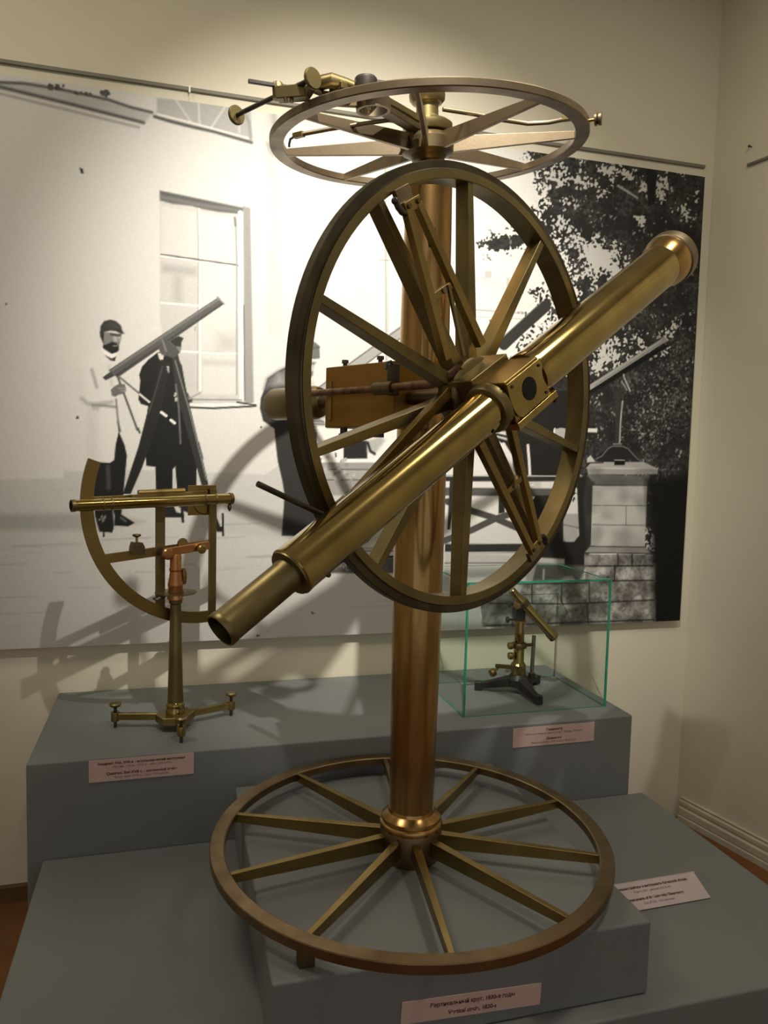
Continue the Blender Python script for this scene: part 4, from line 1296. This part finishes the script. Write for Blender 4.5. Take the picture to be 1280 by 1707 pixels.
for x in (GX0, GX1):
    MB().box((x, GY0, (GZ0 + GZ1) / 2), (0.0060, 0.0060, GZ1 - GZ0)).build('edge', M_GEDGE, pob[0], smooth=False)
    MB().box((x, GY1, (GZ0 + GZ1) / 2), (0.0016, 0.0016, GZ1 - GZ0)).build('edge', M_GLASS, pob[1], smooth=False)
    MB().box((x, (GY0 + GY1) / 2, GZ1), (0.003, GY1 - GY0, 0.003)).build('edge', M_GEDGE, pob[4], smooth=False)
    MB().box((x, (GY0 + GY1) / 2, GZ0 + 0.001), (0.003, GY1 - GY0, 0.002)).build('edge', M_GEDGE, pob[2 if x == GX0 else 3], smooth=False)
MB().box(((GX0 + GX1) / 2, GY0, GZ1), (GX1 - GX0, 0.0060, 0.0060)).build('edge', M_GEDGE, pob[4], smooth=False)
MB().box(((GX0 + GX1) / 2, GY1, GZ1), (GX1 - GX0, 0.0015, 0.0015)).build('edge', M_GEDGE, pob[4], smooth=False)
MB().box(((GX0 + GX1) / 2, GY0, GZ0 + 0.0008), (GX1 - GX0, 0.0015, 0.0015)).build('edge', M_GEDGE, pob[0], smooth=False)
MB().box(((GX0 + GX1) / 2, GY1, GZ0 + 0.0008), (GX1 - GX0, 0.0015, 0.0015)).build('edge', M_GEDGE, pob[1], smooth=False)

# ------------------------------------------------------------------ small instrument in the case
IX, IY = 1.145, 2.304
IN = thing('measuring_telescope', (IX, IY, Z3), 'small brass telescope instrument on black tripod foot inside the glass case', 'instrument')
I0 = Vector((IX, IY, 0))
IM = Matrix.Translation(I0)
for fx, fy in ((1.0226, 2.356), (1.157, 2.1765), (1.254, 2.379)):
    f_ = Vector((fx, fy, 0))
    dv = (f_ - I0).normalized()
    lg = MB().bar(I0 + dv * 0.012 + ZV * 0.732, f_ - dv * 0.012 + ZV * 0.709, ZV, 0.034, 0.036, 0.022, 0.020).build('tripod_leg', M_BLACK, IN, bevel=0.003)
    MB().box((0, 0, 0.5 * (Z3 + 0.722)), (0.026, 0.024, 0.722 - Z3 - 0.0008), frame(f_, dv, ZV.cross(dv), ZV)).build('foot', M_BLACK, lg, bevel=0.003)
MB().lathe([(0.020, 0.712), (0.034, 0.715), (0.036, 0.740), (0.026, 0.756), (0.018, 0.758)], IM, 32).build('tripod_hub', M_BLACK, IN)
MB().lathe([(0.016, 0.752), (0.024, 0.755), (0.026, 0.770), (0.026, 0.788), (0.021, 0.795), (0.0185, 0.800), (0.0185, 0.850), (0.020, 0.852)], IM, 32).build('body', M_TUBE, IN)
cr = MB().lathe([(0.018, 0.846), (0.026, 0.848), (0.027, 0.858), (0.024, 0.864), (0.017, 0.866)], IM, 32).build('clamp_ring', M_DARKB, IN)
for z_, dx in ((0.857, -0.036), (0.822, -0.034)):
    k_ = I0 + Vector((dx, -0.008, z_))
    MB().lathe([(0.002, -0.007), (0.0115, -0.007), (0.0125, 0.0), (0.0115, 0.007), (0.002, 0.007)], axis_frame(k_, (1, 0, 0)), 20).build('knob', M_BRASS, cr)
    MB().cyl(k_, I0 + Vector((-0.014, -0.004, z_)), 0.004, seg=12).build('knob_stem', M_DARKB, cr)
MB().lathe([(0.016, 0.862), (0.0175, 0.866), (0.0165, 0.900), (0.0155, 0.938)], IM, 32).build('upper_column', M_TUBE, IN)
MB().lathe([(0.015, 0.936), (0.024, 0.938), (0.024, 0.943), (0.015, 0.945)], IM, 28).build('upper_flange', M_COPP2, IN)
hd = MB().box((IX - 0.004, IY, 0.972), (0.034, 0.030, 0.058)).build('head_block', M_BLACK, IN, bevel=0.003)
for x_, z_ in ((-0.050, 0.947), (-0.046, 1.000)):
    q = Vector((IX + x_, IY - 0.006, z_))
    MB().cyl(q, Vector((IX - 0.016, IY - 0.004, z_)), 0.004, seg=12).build('knob_stem', M_BLACK, hd)
    MB().lathe([(0.002, -0.003), (0.010, -0.003), (0.011, 0.0), (0.010, 0.004), (0.002, 0.004)], axis_frame(q, (1, 0, 0)), 18).build('knob', M_BLACK, hd)
T0, T1 = Vector((IX - 0.044, IY - 0.028, 1.046)), Vector((IX + 0.112, IY - 0.036, 0.886))
tdv = (T1 - T0).normalized()
TT = axis_frame(T0, tdv)
Lt = (T1 - T0).length
tl = MB().lathe([(0.012, -0.010), (0.0135, -0.008), (0.0135, 0.03), (0.0155, 0.034), (0.0155, Lt - 0.030), (0.0175, Lt - 0.026), (0.0180, Lt), (0.0150, Lt + 0.001), (0.0145, Lt - 0.010)], TT, 32).build('small_telescope', M_TUBE, IN)
MB().lathe([(0.0155, 0.046), (0.0195, 0.048), (0.0195, 0.066), (0.0155, 0.068)], TT, 32).build('telescope_ring', M_DARKB, tl)
MB().cyl(T0 + tdv * 0.057, Vector((IX - 0.004, IY - 0.010, T0.z + tdv.z * 0.057)), 0.009, seg=16).build('telescope_pivot', M_BRASS, tl)
MB().lathe([(0.002, -0.006), (0.014, -0.006), (0.015, 0.0), (0.013, 0.006), (0.002, 0.007)], axis_frame((IX - 0.026, IY - 0.030, 1.002), (-0.5, -0.8, 0.1)), 20).build('pivot_knob', M_BRASS, tl)
gr = MB().cyl((IX + 0.050, IY - 0.004, 0.752), (IX + 0.053, IY - 0.004, 0.888), 0.0068, seg=16).build('grey_rod', metal('grey_steel', (0.20, 0.20, 0.18), (0.27, 0.27, 0.24), 0.45), IN)
MB().bar(Vector((IX + 0.008, IY - 0.004, 0.856)), Vector((IX + 0.054, IY - 0.004, 0.856)), ZV, 0.010, 0.010).build('rod_arm', M_DARKB, gr, bevel=0.001)
MB().lathe([(0.003, 0.738), (0.012, 0.740), (0.012, 0.756), (0.003, 0.757)], Matrix.Translation((IX + 0.050, IY - 0.004, 0)), 20).build('rod_socket', M_BLACK, gr)
sb = MB().bar(I0 + Vector((-0.092, -0.020, 0.794)), I0 + Vector((-0.010, -0.012, 0.782)), ZV, 0.012, 0.012).build('tangent_bar', M_OLIVE, IN, bevel=0.001)
MB().lathe([(0.002, -0.008), (0.0125, -0.008), (0.014, 0.0), (0.0125, 0.008), (0.002, 0.008)], axis_frame(I0 + Vector((-0.104, -0.022, 0.772)), (1, 0.2, 0.3)), 20).build('knob', M_BRASS, sb)
MB().cyl(I0 + Vector((-0.104, -0.022, 0.772)), I0 + Vector((-0.080, -0.020, 0.790)), 0.004, seg=12).build('knob_stem', M_BRASS, sb)
